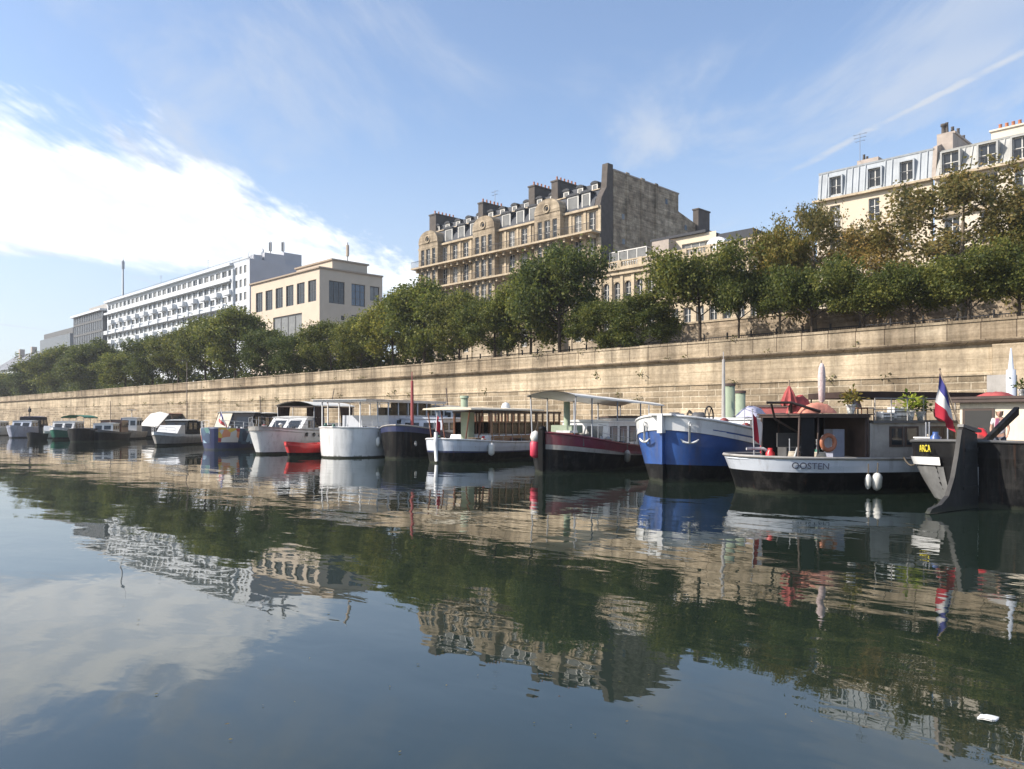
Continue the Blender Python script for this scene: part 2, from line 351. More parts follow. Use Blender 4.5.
M['quarter_grey'] = mat('quarter_grey_paint', (.17, .17, .165), .55, var=.35, vscale=2.5); grime(M['quarter_grey'], .6, .3)  # sunlit tone of the black barge's left quarter, put into the base colour
M['rudder_steel'] = mat('rudder_steel', (.036, .035, .034), .6, 0, .3, var=.4, vscale=2, bump=.3, bscale=4); grime(M['rudder_steel'], .5, .35)
M['foam'] = mat('white_floating_plastic', (.80, .80, .77), .4)
M['hill'] = mat('distant_roofs', (.22, .23, .25), .9, var=.3, vscale=.2)
M['weed'] = leaf_mat('wall_weeds', [(.05, .07, .02), (.09, .10, .03), (.12, .11, .04)])

def water_mat():
    m = bpy.data.materials.new('harbour_water'); m.use_nodes = True
    nt = m.node_tree; N = nt.nodes; L = nt.links; b = N['Principled BSDF']
    b.inputs['Base Color'].default_value = (.014, .023, .016, 1); b.inputs['Roughness'].default_value = .015; b.inputs['IOR'].default_value = 1.75
    b.inputs['Specular IOR Level'].default_value = .5
    tc = N.new('ShaderNodeTexCoord')
    def noise(scale, det, sc, rot, dist=0):
        mp = N.new('ShaderNodeMapping'); mp.inputs['Scale'].default_value = sc; mp.inputs['Rotation'].default_value = (0, 0, rot); L.new(tc.outputs['Object'], mp.inputs[0])
        n = N.new('ShaderNodeTexNoise'); n.inputs['Scale'].default_value = scale; n.inputs['Detail'].default_value = det; n.inputs['Roughness'].default_value = .5
        n.inputs['Distortion'].default_value = dist; L.new(mp.outputs[0], n.inputs[0]); return n.outputs[0]
    def mth(op, a, bb=None):
        k = N.new('ShaderNodeMath'); k.operation = op
        for i, v in enumerate((a, bb)):
            if v is None: continue
            if isinstance(v, (int, float)): k.inputs[i].default_value = v
            else: L.new(v, k.inputs[i])
        return k.outputs[0]
    yaw = -YAW
    big = noise(.35, 2, (.45, 1, 1), yaw)
    mid = noise(1.5, 2, (.5, 1, 1), yaw + .25, .4)
    fine = noise(5.0, 2, (.55, 1, 1), yaw - .2, .3)
    patch = noise(.07, 3, (.5, 1, 1), yaw)
    mr = N.new('ShaderNodeMapRange'); L.new(patch, mr.inputs[0]); mr.inputs[1].default_value = .42; mr.inputs[2].default_value = .62; mr.inputs[3].default_value = .35; mr.inputs[4].default_value = 1.0
    rip = mth('ADD', mth('MULTIPLY', mid, WAVE[1]), mth('MULTIPLY', fine, WAVE[2]))
    h = mth('ADD', mth('MULTIPLY', big, WAVE[0]), mth('MULTIPLY', rip, mr.outputs[0]))
    bp = N.new('ShaderNodeBump'); bp.inputs['Strength'].default_value = 1; bp.inputs['Distance'].default_value = 1.0
    L.new(h, bp.inputs['Height']); L.new(bp.outputs[0], b.inputs['Normal'])
    return m
WAVE = (.034, .0105, .0019)
M['water'] = water_mat()

# ------------------------------------------------------------------ mesh builder
class MB:
    def __init__(s): s.v = []; s.f = []; s.m = []; s.mi = 0; s.sm = []; s.smooth = False
    def add(s, verts, faces, mi=None):
        o = len(s.v); s.v += [tuple(p) for p in verts]
        for f in faces:
            s.f.append([i + o for i in f]); s.m.append(s.mi if mi is None else mi); s.sm.append(s.smooth)
    def box(s, x0, x1, y0, y1, z0, z1, mi=None):
        s.add([(x0, y0, z0), (x1, y0, z0), (x1, y1, z0), (x0, y1, z0), (x0, y0, z1), (x1, y0, z1), (x1, y1, z1), (x0, y1, z1)],
              [(3, 2, 1, 0), (4, 5, 6, 7), (0, 1, 5, 4), (1, 2, 6, 5), (2, 3, 7, 6), (3, 0, 4, 7)], mi)
    def quad(s, a, b, c, d, mi=None): s.add([a, b, c, d], [(0, 1, 2, 3)], mi)
    def poly(s, pts, mi=None): s.add(pts, [tuple(range(len(pts)))], mi)
    def tube(s, pts, r, n=8, mi=None, cap=True):
        pts = [Vector(p) for p in pts]; rs = r if isinstance(r, (list, tuple)) else [r] * len(pts)
        rings = []; V = []; F = []
        for i, p in enumerate(pts):
            t = (pts[min(i + 1, len(pts) - 1)] - pts[max(i - 1, 0)]).normalized()
            a = t.orthogonal().normalized() if abs(t.z) > .99 else t.cross(Vector((0, 0, 1))).normalized()
            b = t.cross(a)
            for k in range(n):
                an = 2 * math.pi * k / n; V.append(p + (a * math.cos(an) + b * math.sin(an)) * rs[i])
        for i in range(len(pts) - 1):
            for k in range(n): F.append((i * n + k, i * n + (k + 1) % n, (i + 1) * n + (k + 1) % n, (i + 1) * n + k))
        if cap: F.append(tuple(range(n))); F.append(tuple((len(pts) - 1) * n + k for k in range(n)))
        old = s.smooth; s.smooth = True; s.add(V, F, mi); s.smooth = old
    def lathe(s, prof, c=(0, 0, 0), n=12, mi=None, axis='Z', sm=True):
        V = []; F = []
        for (r, h) in prof:
            for k in range(n):
                a = 2 * math.pi * k / n; x, y = r * math.cos(a), r * math.sin(a)
                V.append((c[0] + x, c[1] + y, c[2] + h) if axis == 'Z' else ((c[0] + h, c[1] + x, c[2] + y) if axis == 'X' else (c[0] + x, c[1] + h, c[2] + y)))
        for i in range(len(prof) - 1):
            for k in range(n): F.append((i * n + k, i * n + (k + 1) % n, (i + 1) * n + (k + 1) % n, (i + 1) * n + k))
        F.append(tuple(range(n))); F.append(tuple((len(prof) - 1) * n + k for k in range(n)))
        old = s.smooth; s.smooth = sm; s.add(V, F, mi); s.smooth = old
    def torus(s, c, R, r, axis='Y', n=20, k=8, mi=None):
        V = []; F = []
        for i in range(n):
            a = 2 * math.pi * i / n
            for j in range(k):
                b = 2 * math.pi * j / k; rr = R + r * math.cos(b); p, q, h = rr * math.cos(a), rr * math.sin(a), r * math.sin(b)
                V.append((c[0] + p, c[1] + h, c[2] + q) if axis == 'Y' else ((c[0] + h, c[1] + p, c[2] + q) if axis == 'X' else (c[0] + p, c[1] + q, c[2] + h)))
        for i in range(n):
            for j in range(k): F.append((i * k + j, ((i + 1) % n) * k + j, ((i + 1) % n) * k + (j + 1) % k, i * k + (j + 1) % k))
        old = s.smooth; s.smooth = True; s.add(V, F, mi); s.smooth = old
    def prism(s, prof, x0, x1, mi=None, axis='X'):
        """closed profile of (a, z) extruded along X (a = y) or Y (a = x)"""
        n = len(prof)
        V = [((x, a, z) if axis == 'X' else (a, x, z)) for x in (x0, x1) for (a, z) in prof]
        F = [(k, (k + 1) % n, n + (k + 1) % n, n + k) for k in range(n)] + [tuple(range(n)), tuple(n + k for k in range(n))]
        s.add(V, F, mi)
    def sheet(s, grid, mi=None, th=0.0):
        """grid of points -> quads; th gives it thickness along the local normal's z or y"""
        r, c = len(grid), len(grid[0]); V = [p for row in grid for p in row]
        F = [(i * c + j, i * c + j + 1, (i + 1) * c + j + 1, (i + 1) * c + j) for i in range(r - 1) for j in range(c - 1)]
        old = s.smooth; s.smooth = True; s.add(V, F, mi)
        if th:
            s.add([(Vector(p) - Vector(th if not isinstance(th, (int, float)) else (0, 0, th))) for p in V], [f[::-1] for f in F], mi)
        s.smooth = old
    def mesh(s, name, mats):
        me = bpy.data.meshes.new(name); me.from_pydata(s.v, [], s.f)
        for k in (mats if isinstance(mats, (list, tuple)) else [mats]): me.materials.append(M[k] if isinstance(k, str) else k)
        me.polygons.foreach_set('material_index', s.m); me.polygons.foreach_set('use_smooth', s.sm)
        me.validate(); me.update()
        return me
    def build(s, name, mats, parent=None, loc=None, rotz=0):
        o = bpy.data.objects.new(name, s.mesh(name, mats)); COL.objects.link(o)
        if parent: o.parent = parent
        if loc is not None: o.location = loc
        if rotz: o.rotation_euler = (0, 0, rotz)
        return o

def tag(o, label, cat, group=None, kind=None):
    o['label'] = label; o['category'] = cat
    if group: o['group'] = group
    if kind: o['kind'] = kind
    return o
def thing(name, label, cat, loc=(0, 0, 0), rotz=0, group=None, kind='thing'):
    o = bpy.data.objects.new(name, None); COL.objects.link(o); o.location = loc; o.rotation_euler = (0, 0, rotz); o.empty_display_size = .3
    return tag(o, label, cat, group, kind)
def struct(o): o['kind'] = 'structure'; return o
def copy_tree(o, parent=None):
    c = o.copy(); COL.objects.link(c)
    if parent: c.parent = parent
    for ch in list(o.children): copy_tree(ch, c)
    return c
def place_part(name, me, parent, loc, rotz=0):
    o = bpy.data.objects.new(name, me); COL.objects.link(o); o.parent = parent; o.location = loc; o.rotation_euler = (0, 0, rotz); return o
def text_part(name, body, size, mat_, parent, loc, rot, ext=.008):
    cu = bpy.data.curves.new(name, 'FONT'); cu.body = body; cu.size = size; cu.extrude = ext
    t = bpy.data.objects.new('tmp', cu); COL.objects.link(t)
    dg = bpy.context.evaluated_depsgraph_get(); me = bpy.data.meshes.new_from_object(t.evaluated_get(dg)); bpy.data.objects.remove(t)
    me.name = name; me.materials.clear(); me.materials.append(M[mat_])
    o = bpy.data.objects.new(name, me); COL.objects.link(o); o.parent = parent; o.location = loc; o.rotation_euler = rot
    return o

exec_parts = []
# ------------------------------------------------------------------ setting: water, quay, boulevard
WY, WTOP, WCOR, WSTR, STREET, QZ, QY = 46.0, 7.65, 6.35, 4.75, 6.4, 0.95, 41.5
b = MB(); b.quad((-600, -160, 0), (150, -160, 0), (150, QY, 0), (-600, QY, 0)); struct(b.build('water', 'water'))
b = MB(); b.box(-420, 60, QY, WY, -1, QZ); struct(b.build('quay', 'pave'))
b = MB(); b.quad((-600, WY + .6, STREET), (150, WY + .6, STREET), (150, 330, STREET), (-600, 330, STREET)); struct(b.build('ground', 'pave'))
b = MB(); b.quad((-600, 58, STREET + .004), (150, 58, STREET + .004), (150, 70, STREET + .004), (-600, 70, STREET + .004)); struct(b.build('road', 'asphalt'))
b = MB(); b.box(-600, 150, 70, 70.3, STREET, STREET + .14); b.box(-600, 150, 57.7, 58, STREET, STREET + .14); struct(b.build('kerb', 'pave'))

# retaining wall
wr = thing('retaining_wall', 'long tan stone retaining wall behind the moored boats, with a weathered parapet', 'wall', (0, 0, 0))
X0, X1 = -420, 60
b = MB(); b.box(X0, X1, WY, WY + .6, QZ - .3, WSTR); b.build('block_courses', 'wall', wr)
b = MB(); b.box(X0, X1, WY + .06, WY + .6, WSTR + .1, WCOR); b.build('ashlar_band', 'wall_smooth', wr)
b = MB(); b.box(X0, X1, WY - .07, WY + .6, WSTR, WSTR + .1); b.build('string_course', 'wall_smooth', wr)
b = MB(); b.prism([(WY - .10, WCOR), (WY - .28, WCOR + .12), (WY - .28, WCOR + .24), (WY + .6, WCOR + .24), (WY + .6, WCOR)], X0, X1); b.build('cornice', 'parapet', wr)
b = MB(); b.box(X0, X1, WY + .02, WY + .5, WCOR + .24, WTOP - .14); b.build('parapet', 'parapet', wr)
b = MB()
x = X0
while x < X1:
    w = random.uniform(1.4, 1.9); b.box(x + .012, min(x + w, X1) - .012, WY - .04, WY + .56, WTOP - .14, WTOP + random.uniform(-.02, .02)); x += w
b.build('coping', 'parapet', wr)
xr = XY(993, WY)
b = MB(); b.box(xr, X1, WY - .16, WY - .001, QZ - .2, WCOR - .05); b.build('smooth_pier', 'wall_smooth', wr)

# weeds on the ledges: nobody could count them
def leaf_cloud(name, pts, size, seed=0, up=.3):
    """pts: (n,3) array of centres -> folded leaf faces"""
    rng = np.random.default_rng(seed); n = len(pts)
    d1 = rng.normal(size=(n, 3)); d1[:, 2] *= .6; d1 /= np.linalg.norm(d1, axis=1)[:, None]
    d2 = rng.normal(size=(n, 3)); d2 -= (d2 * d1).sum(1)[:, None] * d1; d2 /= np.linalg.norm(d2, axis=1)[:, None]
    nrm = np.cross(d1, d2)
    s = size * rng.uniform(.55, 1.35, n)[:, None]
    a = pts - d1 * s * .6; c = pts + d1 * s * .6; bb = pts + d2 * s * .36 + nrm * s * .12; dd = pts - d2 * s * .36 + nrm * s * .12
    V = np.stack([a, bb, c, dd], 1).reshape(-1, 3)
    me = bpy.data.meshes.new(name); me.vertices.add(4 * n); me.vertices.foreach_set('co', V.ravel())
    me.loops.add(4 * n); me.loops.foreach_set('vertex_index', np.arange(4 * n)); me.polygons.add(n)
    me.polygons.foreach_set('loop_start', np.arange(0, 4 * n, 4)); me.polygons.foreach_set('loop_total', np.full(n, 4)); me.update(); me.validate()
    return me
rng = np.random.default_rng(3); P = []
for k in range(90):
    cx = rng.uniform(-200, -6); cz = rng.choice([WCOR + .26, WSTR + .12, WTOP, rng.uniform(2, 6)])
    P.append(rng.normal(size=(14, 3)) * [.18, .08, .12] + [cx, WY - .1, cz])
me = leaf_cloud('weeds', np.concatenate(P), .14, 5); me.materials.append(M['weed'])
o = bpy.data.objects.new('wall_weeds', me); COL.objects.link(o); tag(o, 'small weeds growing in the joints of the stone retaining wall', 'weeds', kind='stuff')

# ------------------------------------------------------------------ buildings: helpers
def wall_holes(mb, x0, x1, z0, z1, holes, T, reveal=.3, mi=None, mi_r=None, arch=()):
    """front wall in local (x, y, z), y = 0 the face, openings pierced with reveals; T maps local to the building"""
    xs = sorted({x0, x1, *[h[0] for h in holes], *[h[1] for h in holes]}); zs = sorted({z0, z1, *[h[2] for h in holes], *[h[3] for h in holes]})
    for i in range(len(xs) - 1):
        for j in range(len(zs) - 1):
            cx, cz = (xs[i] + xs[i + 1]) / 2, (zs[j] + zs[j + 1]) / 2
            if any(h[0] < cx < h[1] and h[2] < cz < h[3] for h in holes): continue
            mb.add([T @ Vector(p) for p in ((xs[i], 0, zs[j]), (xs[i + 1], 0, zs[j]), (xs[i + 1], 0, zs[j + 1]), (xs[i], 0, zs[j + 1]))], [(0, 1, 2, 3)], mi)
    for a, c, d, e in holes:
        for q in (((a, 0, d), (a, 0, e), (a, reveal, e), (a, reveal, d)), ((c, 0, d), (c, reveal, d), (c, reveal, e), (c, 0, e)),
                  ((a, 0, d), (a, reveal, d), (c, reveal, d), (c, 0, d)), ((a, 0, e), (c, 0, e), (c, reveal, e), (a, reveal, e))):
            mb.add([T @ Vector(p) for p in q], [(0, 1, 2, 3)], mi_r if mi_r is not None else mi)
    k = .02
    mb.add([T @ Vector(p) for p in ((x0 + k, reveal + .12, z0), (x1 - k, reveal + .12, z0), (x1 - k, reveal + .12, z1), (x0 + k, reveal + .12, z1))], [(0, 1, 2, 3)], mi)
def Tm(x, y, z=0, rot=0): return Matrix.Translation((x, y, z)) @ Matrix.Rotation(rot, 4, 'Z')
WCACHE = {}
def window(parent, x, y, z, w, h, rot=0, frame='win_frame', pane='pane', cols=2, rows=3, fw=.07, sill=None):
    """x, y: middle of the opening at the face; z: bottom; the window sits .2 m in"""
    key = (round(w, 2), round(h, 2), frame, pane, cols, rows, sill)
    if key not in WCACHE:
        m = MB(); y0, y1 = .16, .26
        m.box(-w / 2, -w / 2 + fw, y0, y1, 0, h); m.box(w / 2 - fw, w / 2, y0, y1, 0, h); m.box(-w / 2 + fw, w / 2 - fw, y0, y1, 0, fw); m.box(-w / 2 + fw, w / 2 - fw, y0, y1, h - fw, h)
        for c in range(1, cols):
            xx = -w / 2 + w * c / cols; m.box(xx - fw / 2, xx + fw / 2, y0 + .005, y1 - .005, fw, h - fw)
        for r in range(1, rows):
            zz = h * r / rows
            for c in range(cols):
                a = -w / 2 + w * c / cols + fw / 2 + .002; e = -w / 2 + w * (c + 1) / cols - fw / 2 - .002; m.box(a, e, y0 + .02, y1 - .02, zz - fw / 3, zz + fw / 3)
        fm = m.mesh('window', frame)
        p = MB(); p.box(-w / 2 + .01, w / 2 - .01, .205, .225, .01, h - .01); pm = p.mesh('pane', pane)
        sm = None
        if sill == 'rail':
            s = MB(); s.box(-w / 2 - .1, w / 2 + .1, -.20, -.16, .85, .9)
            n = max(4, int(w / .16))
            for i in range(n + 1): xx = -w / 2 - .1 + (w + .2) * i / n; s.box(xx - .012, xx + .012, -.19, -.17, 0, .85)
            s.box(-w / 2 - .1, w / 2 + .1, -.20, -.001, -.06, 0); sm = ('railing', s.mesh('railing', 'iron'))
        elif sill:
            s = MB(); s.box(-w / 2 - .08, w / 2 + .08, -.10, .155, -.12, -.002); sm = ('sill', s.mesh('sill', sill))
        WCACHE[key] = (fm, pm, sm)
    fm, pm, sm = WCACHE[key]
    o = place_part('window', fm, parent, (x, y, z), rot); place_part('pane', pm, o, (0, 0, 0))
    if sm: place_part(sm[0], sm[1], o, (0, 0, 0))
    return o
def box_part(name, mats, parent, *a):
    m = MB(); m.box(*a); return m.build(name, mats, parent)
def antenna(name, label, x, y, z, h, r=.06, arms=2, cat='antenna'):
    t = thing(name, label, cat, (x, y, z))
    m = MB(); m.tube([(0, 0, 0), (0, 0, h)], [r, r * .6]); m.build('mast_pole', 'grey_metal', t)
    m = MB()
    for i in range(arms):
        zz = h * (.95 - .12 * i); l = .7 - .1 * i; m.tube([(-l, 0, zz), (l, 0, zz)], r * .5, 5); m.tube([(-l * .8, -.2, zz), (-l * .8, .2, zz)], r * .4, 5); m.tube([(l * .8, -.2, zz), (l * .8, .2, zz)], r * .4, 5)
    m.build('aerial_arms', 'grey_metal', t)
    return t

# ------------------------------------------------------------------ A: long white block
FA = 80.0
ax1 = XY(249.5, FA); ax0 = XY(107, FA); az = 36.7
A = thing('office_block', 'long white office block with rows of balconies and a blank grey end wall', 'building', (ax0, FA, STREET))
La = ax1 - ax0; Ha = az - STREET
m = MB(); holes = []; wins = []
nb = 26; bw = (La - 8) / nb
fl = 2.9
tops = [Ha - .9 - fl * i for i in range(7)]
for r, zt in enumerate(tops[:6]):
    for c in range(nb):
        xx = .6 + bw * c + bw / 2; holes.append((xx - bw * .38, xx + bw * .38, zt - 1.5, zt - .15)); wins.append((xx, zt - 1.5, bw * .76, 1.35, r))
    for c in range(3):
        xx = La - 6.2 + 2.1 * c; holes.append((xx - .6, xx + .6, zt - 1.75, zt - .05)); wins.append((xx, zt - 1.75, 1.2, 1.7, r))
wall_holes(m, 0, La, 0, Ha, holes, Tm(0, 0), .35)
m.quad((0, 0, Ha), (La, 0, Ha), (La, 13, Ha), (0, 13, Ha)); m.build('facade', 'white_panel', A)
box_part('end_wall', 'end_wall', A, La - .02, La + .1, .02, 13, 0, Ha + .2)
for i, (xx, zz, w, h, r) in enumerate(wins):
    if r < 4: window(A, xx, 0, zz, w, h, 0, 'win_frame', 'pane' if (i * 7) % 5 in (0, 3) else 'pane_pale', 2, 1, .09)
    else:
        window(A, xx, 0, zz, w, h, 0, 'win_frame_dark', 'pane', 2, 1, .08) if i % 9 == 0 else None
# continuous bands and staggered balconies
for zz in (Ha - .35, Ha - .9 - fl, Ha - .9 - 3 * fl, Ha - .9 - 5 * fl):
    box_part('balcony_band', 'white_panel', A, 0, La - 7.6, -.9, -.001, zz, zz + .55)
for r in (1, 2, 3, 4):
    for c in range(nb):
        if (c + r) % 2: continue
        x0 = .6 + bw * c
        m = MB(); zz = tops[r] - 2.9; m.box(x0, x0 + bw, -1.15, -.002, zz - .05, zz + .07); m.box(x0, x0 + bw, -1.15, -1.07, zz + .08, zz + 1.0)
        m.box(x0, x0 + .06, -1.06, -.002, zz + .08, zz + 1.0); m.box(x0 + bw - .06, x0 + bw, -1.06, -.002, zz + .08, zz + 1.0); m.build('balcony', 'white_panel', A)
box_part('stair_column', 'white_panel', A, La - 7.6, La - 6.95, -.5, -.003, 0, Ha - 1.2)
box_part('roof_edge', 'white_shade', A, -.2, La + .15, -.3, -.004, Ha + .21, Ha + .45)
m = MB(); m.box(La - 6, La, 3.5, 8.5, Ha + .005, Ha + 2.0); m.box(La - 12, La - 1, 8.6, 13, Ha + .005, Ha + 2.9); m.box(La - 3.5, La - .4, 1.2, 3.2, Ha + .005, Ha + 1.3); m.build('roof_plant_room', 'end_wall', A)
m = MB(); m.torus((La - 1.5, .9, Ha + 1.3), .8, .06, 'Y'); m.lathe([(.02, 0), (.5, .1), (.9, .35)], (La - 1.5, 3.3, Ha + 2.2), 14, axis='Y'); m.build('satellite_dish', 'white_panel', A)
m = MB()
for k in range(26):
    x0 = 2 + k * (La - 4) / 26; m.tube([(x0, .3, Ha), (x0, .3, Ha + 1.0)], .04, 5)
m.tube([(2, .3, Ha + 1.0), (La - 4, .3, Ha + 1.0)], .04, 5); m.build('roof_railing', 'grey_metal', A)
wx = XY(272, FA + 8); antenna('roof_antenna', 'thick twin-tier roof antenna on the plant room of the white office block, left of its pair', 'roof', 0, 0, 0) if False else None
for px, hh, lab in ((270.5, 4.2, 'taller mobile-phone antenna on the roof of the long white office block'), (283, 3.3, 'shorter mobile-phone antenna on the roof of the long white office block')):
    t = thing('roof_antenna', lab, 'antenna', (XY(px, FA + 10.5), FA + 10.5, STREET + Ha + 2.9), group='antennas on the office block roof')
    m = MB(); m.tube([(0, 0, 0), (0, 0, hh)], .12); m.build('mast_pole', 'grey_metal', t)
    m = MB()
    for a in (0, 2.1, 4.2): m.box(.28 * math.cos(a) - .16, .28 * math.cos(a) + .16, .28 * math.sin(a) - .12, .28 * math.sin(a) + .12, hh - 2.2, hh - .2)
    m.build('antenna_panel', 'grey_metal', t)
for px, lab in ((161, 'thin aerial rising from the left half of the white office block roof'), (208, 'thin aerial rising from the right half of the white office block roof')):
    antenna('roof_aerial', lab, XY(px, FA + 3), FA + 3, STREET + Ha, 4.2, .05)
# B: dark glazed block and its mast
bx0 = XY(74, FA - 1); Bz = ZY(95, 308, FA)
B_ = thing('glass_block', 'dark grey glazed block with a pale roof edge, left of the white office block', 'building', (bx0, FA - 1, STREET))
Lb = ax0 - bx0 - .6; Hb = 35.0 - STREET
box_part('curtain_wall', 'glassb', B_, 0, Lb, 0, 16, 0, Hb - .6)
m = MB()
for k in range(17): xx = Lb * k / 16; m.box(xx - .09, xx + .09, -.14, -.002, 0, Hb - .62)
m.build('mullions', 'grey_metal', B_)
for k in range(4): box_part('floor_band', 'bgrey_d', B_, 0, Lb, -.18, -.145, Hb - 3.4 - 3.3 * k, Hb - 2.8 - 3.3 * k)
box_part('roof_edge', 'white_panel', B_, -.6, Lb + .3, -.9, 16, Hb - .6, Hb)
box_part('roof_plant_room', 'bgrey', B_, 5, Lb - .5, 3, 12, Hb, Hb + 2.4)
mx = XY(123, FA + 2)
t = thing('radio_mast', 'tall slim radio mast standing on the left end of the white office block', 'mast', (mx, FA + 2, STREET + Ha))
m = MB(); m.tube([(0, 0, 0), (0, 0, 11.8)], [.28, .2]); m.build('mast_pole', 'grey_metal', t)
m = MB(); m.box(-.34, .34, -.34, .34, 9.2, 11.4); m.tube([(0, 0, 11.8), (0, 0, 13.2)], .06); m.build('antenna_panel', 'grey_metal', t)

# C: beige corner building
FC = 78.0
cx0, cx1 = XY(251, FC), XY(319.5, FC); cz = 30.3
C_ = thing('beige_building', 'beige corner office building with large square dark windows and a flat roof', 'building', (cx1, FC, STREET))
Lc = cx1 - cx0; Hc = cz - STREET; Dc = 14.0
m = MB(); hf = []
for k in range(6):
    xx = -2.6 - k * 4.15; hf.append((xx - 1.45, xx + 1.45, Hc - 5.9, Hc - 1.9))
hf.append((-17.5, -6.3, Hc - 12.2, Hc - 7.6)); hf += [(-21.5, -20.6, Hc - 9.6, Hc - 8.5), (-23.8, -22.9, Hc - 9.6, Hc - 8.5)]
wall_holes(m, -Lc, 0, 0, Hc, hf, Tm(0, 0), .32); m.build('canal_facade', 'beige', C_)
m = MB(); hs = [(2.0, 5.4, Hc - 6.2, Hc - 2.0), (6.9, 10.0, Hc - 6.2, Hc - 2.0), (6.9, 10.2, Hc - 10.4, Hc - 8.0), (4.6, 5.4, Hc - 9.2, Hc - 8.3), (11.1, 13.3, Hc - 4.8, Hc - 2.0)]
wall_holes(m, 0, Dc, 0, Hc, hs, Tm(0, 0, 0, R_(90)), .32); m.build('side_facade', 'beige', C_)
m = MB(); m.box(-Lc, -.05, .6, Dc, Hc - .3, Hc - .02); m.box(-Lc, -Lc + .3, .6, Dc, 0, Hc - .31); m.build('roof', 'beige_dark', C_)
m = MB(); m.box(-Lc - .3, .35, -.35, .5, Hc, Hc + .28); m.box(-.5, .35, .501, Dc, Hc, Hc + .28); m.build('coping', 'beige_dark', C_)
for a in hf[:6]: window(C_, (a[0] + a[1]) / 2, .04, a[2], a[1] - a[0], a[3] - a[2], 0, 'win_frame_dark', 'pane', 3, 2, .12)
a = hf[6]; window(C_, (a[0] + a[1]) / 2, .04, a[2], a[1] - a[0], a[3] - a[2], 0, 'win_frame_dark', 'pane_pale', 4, 1, .28)
for a in hf[7:]: window(C_, (a[0] + a[1]) / 2, .04, a[2], a[1] - a[0], a[3] - a[2], 0, 'win_frame_dark', 'pane', 1, 1, .1)
for i, a in enumerate(hs): window(C_, -.04, (a[0] + a[1]) / 2, a[2], a[1] - a[0], a[3] - a[2], R_(90), 'win_frame_dark', ['pane', 'pane_blue', 'pane', 'pane', 'pane_pale'][i], 3 if i < 2 else 2, 3 if i < 2 else 1, .13)
box_part('penthouse', 'beige', C_, -14, -.8, 3.2, 11, Hc, Hc + 2.0); box_part('penthouse_roof', 'beige_dark', C_, -14.3, -.5, 2.9, 11.3, Hc + 2.003, Hc + 2.3)
t = thing('roof_antenna', 'stout pale antenna mast on the roof of the beige corner building', 'antenna', (cx1 - 1.5, FC + 7, STREET + Hc + 2.3))
m = MB(); m.tube([(0, 0, 0), (0, 0, 3.7)], .12); m.build('mast_pole', 'grey_metal', t)
m = MB(); m.tube([(0, 0, 1.1), (0, 0, 3.2)], .3, 10); m.build('antenna_panel', 'beige_dark', t)
t = thing('roof_vent', 'squat vent pipe beside the antenna on the beige corner building', 'vent', (cx1 - 5.5, FC + 6.5, STREET + Hc + 2.3))
m = MB(); m.lathe([(.3, 0), (.3, .7), (.45, .75), (.45, 1.0), (.1, 1.15)], (0, 0, 0)); m.build('vent_pipe', 'beige_dark', t)

# ------------------------------------------------------------------ D: bay-windowed block with party wall
FD = 78.0
dx0, dx1 = XY(420, FD), XY(600, FD)
D = thing('apartment_building', 'tall stone apartment building with bay windows, slate mansard and a bare side wall', 'building', (dx1, FD, STREET))
Ld = dx1 - dx0
ZB = 25.95 - STREET; ZB2 = 22.5 - STREET; ZG = 29.2 - STREET            # balcony lines and gutter
bays = [-33.2, -20.6, -8.2]                                                # middles of the three projecting bays
BWH = 2.3
m = MB(); H = []; Wn = []
ncol = 15; cw = Ld / ncol
rows = [(ZB + .25, ZG - .55), (ZB2 + .3, ZB - .55), (ZB2 - 3.3, ZB2 - .7), (ZB2 - 6.7, ZB2 - 4.1), (ZB2 - 10.1, ZB2 - 7.5)]
for c in range(ncol):
    xx = -Ld + cw * (c + .5)
    if any(abs(xx - bx) < BWH + .35 for bx in bays): continue
    for z0, z1 in rows:
        H.append((xx - .58, xx + .58, z0, z1)); Wn.append((xx, 0, z0, 1.16, z1 - z0))
wall_holes(m, -Ld, 0, 0, ZG, H, Tm(0, 0), .4); m.build('canal_facade', 'haus', D)
for bx in bays:
    m = MB(); HB = []
    for z0, z1 in rows[:4]:
        HB += [(-1.75, -.95, z0, z1), (-.5, .5, z0, z1), (.95, 1.75, z0, z1)]
    wall_holes(m, -BWH, BWH, 4.2, ZG + .35, HB, Tm(bx, -.9), .3)
    m.quad((bx - BWH, -.9, 4.2), (bx - BWH, -.002, 4.2), (bx - BWH, -.002, ZG + .35), (bx - BWH, -.9, ZG + .35)); m.quad((bx + BWH, -.9, 4.2), (bx + BWH, -.002, 4.2), (bx + BWH, -.002, ZG + .35), (bx + BWH, -.9, ZG + .35))
    m.quad((bx - BWH, -.9, 4.2), (bx + BWH, -.9, 4.2), (bx + BWH, -.002, 4.2), (bx - BWH, -.002, 4.2)); m.build('bay', 'haus', D)
    for a in HB: window(D, bx + (a[0] + a[1]) / 2, -.9, a[2], a[1] - a[0], a[3] - a[2], 0, 'win_frame', 'pane', 2 if a[1] - a[0] > .9 else 1, 3)
    m = MB(); prof = [(bx + BWH * math.cos(t) * 1.0, ZG + .36 + 1.9 * math.sin(t) ** .8) for t in [math.pi * k / 14 for k in range(15)]]
    m.prism(prof, -.98, 1.2, axis='Y'); g = m.build('bay_gable', 'haus', D)
    m = MB(); m.torus((bx, -1.02, ZG + .95), .52, .1, 'Y', 18, 6); m.build('gable_moulding', 'haus_pale', g)
    m = MB(); m.lathe([(.02, 0), (.42, .03)], (bx, -1.0, ZG + .95), 16, axis='Y'); m.build('round_window', 'pane', g)
for i, w in enumerate(Wn): window(D, *w, 0, 'win_frame', 'pane' if i % 3 else 'pane_pale', 2, 3)
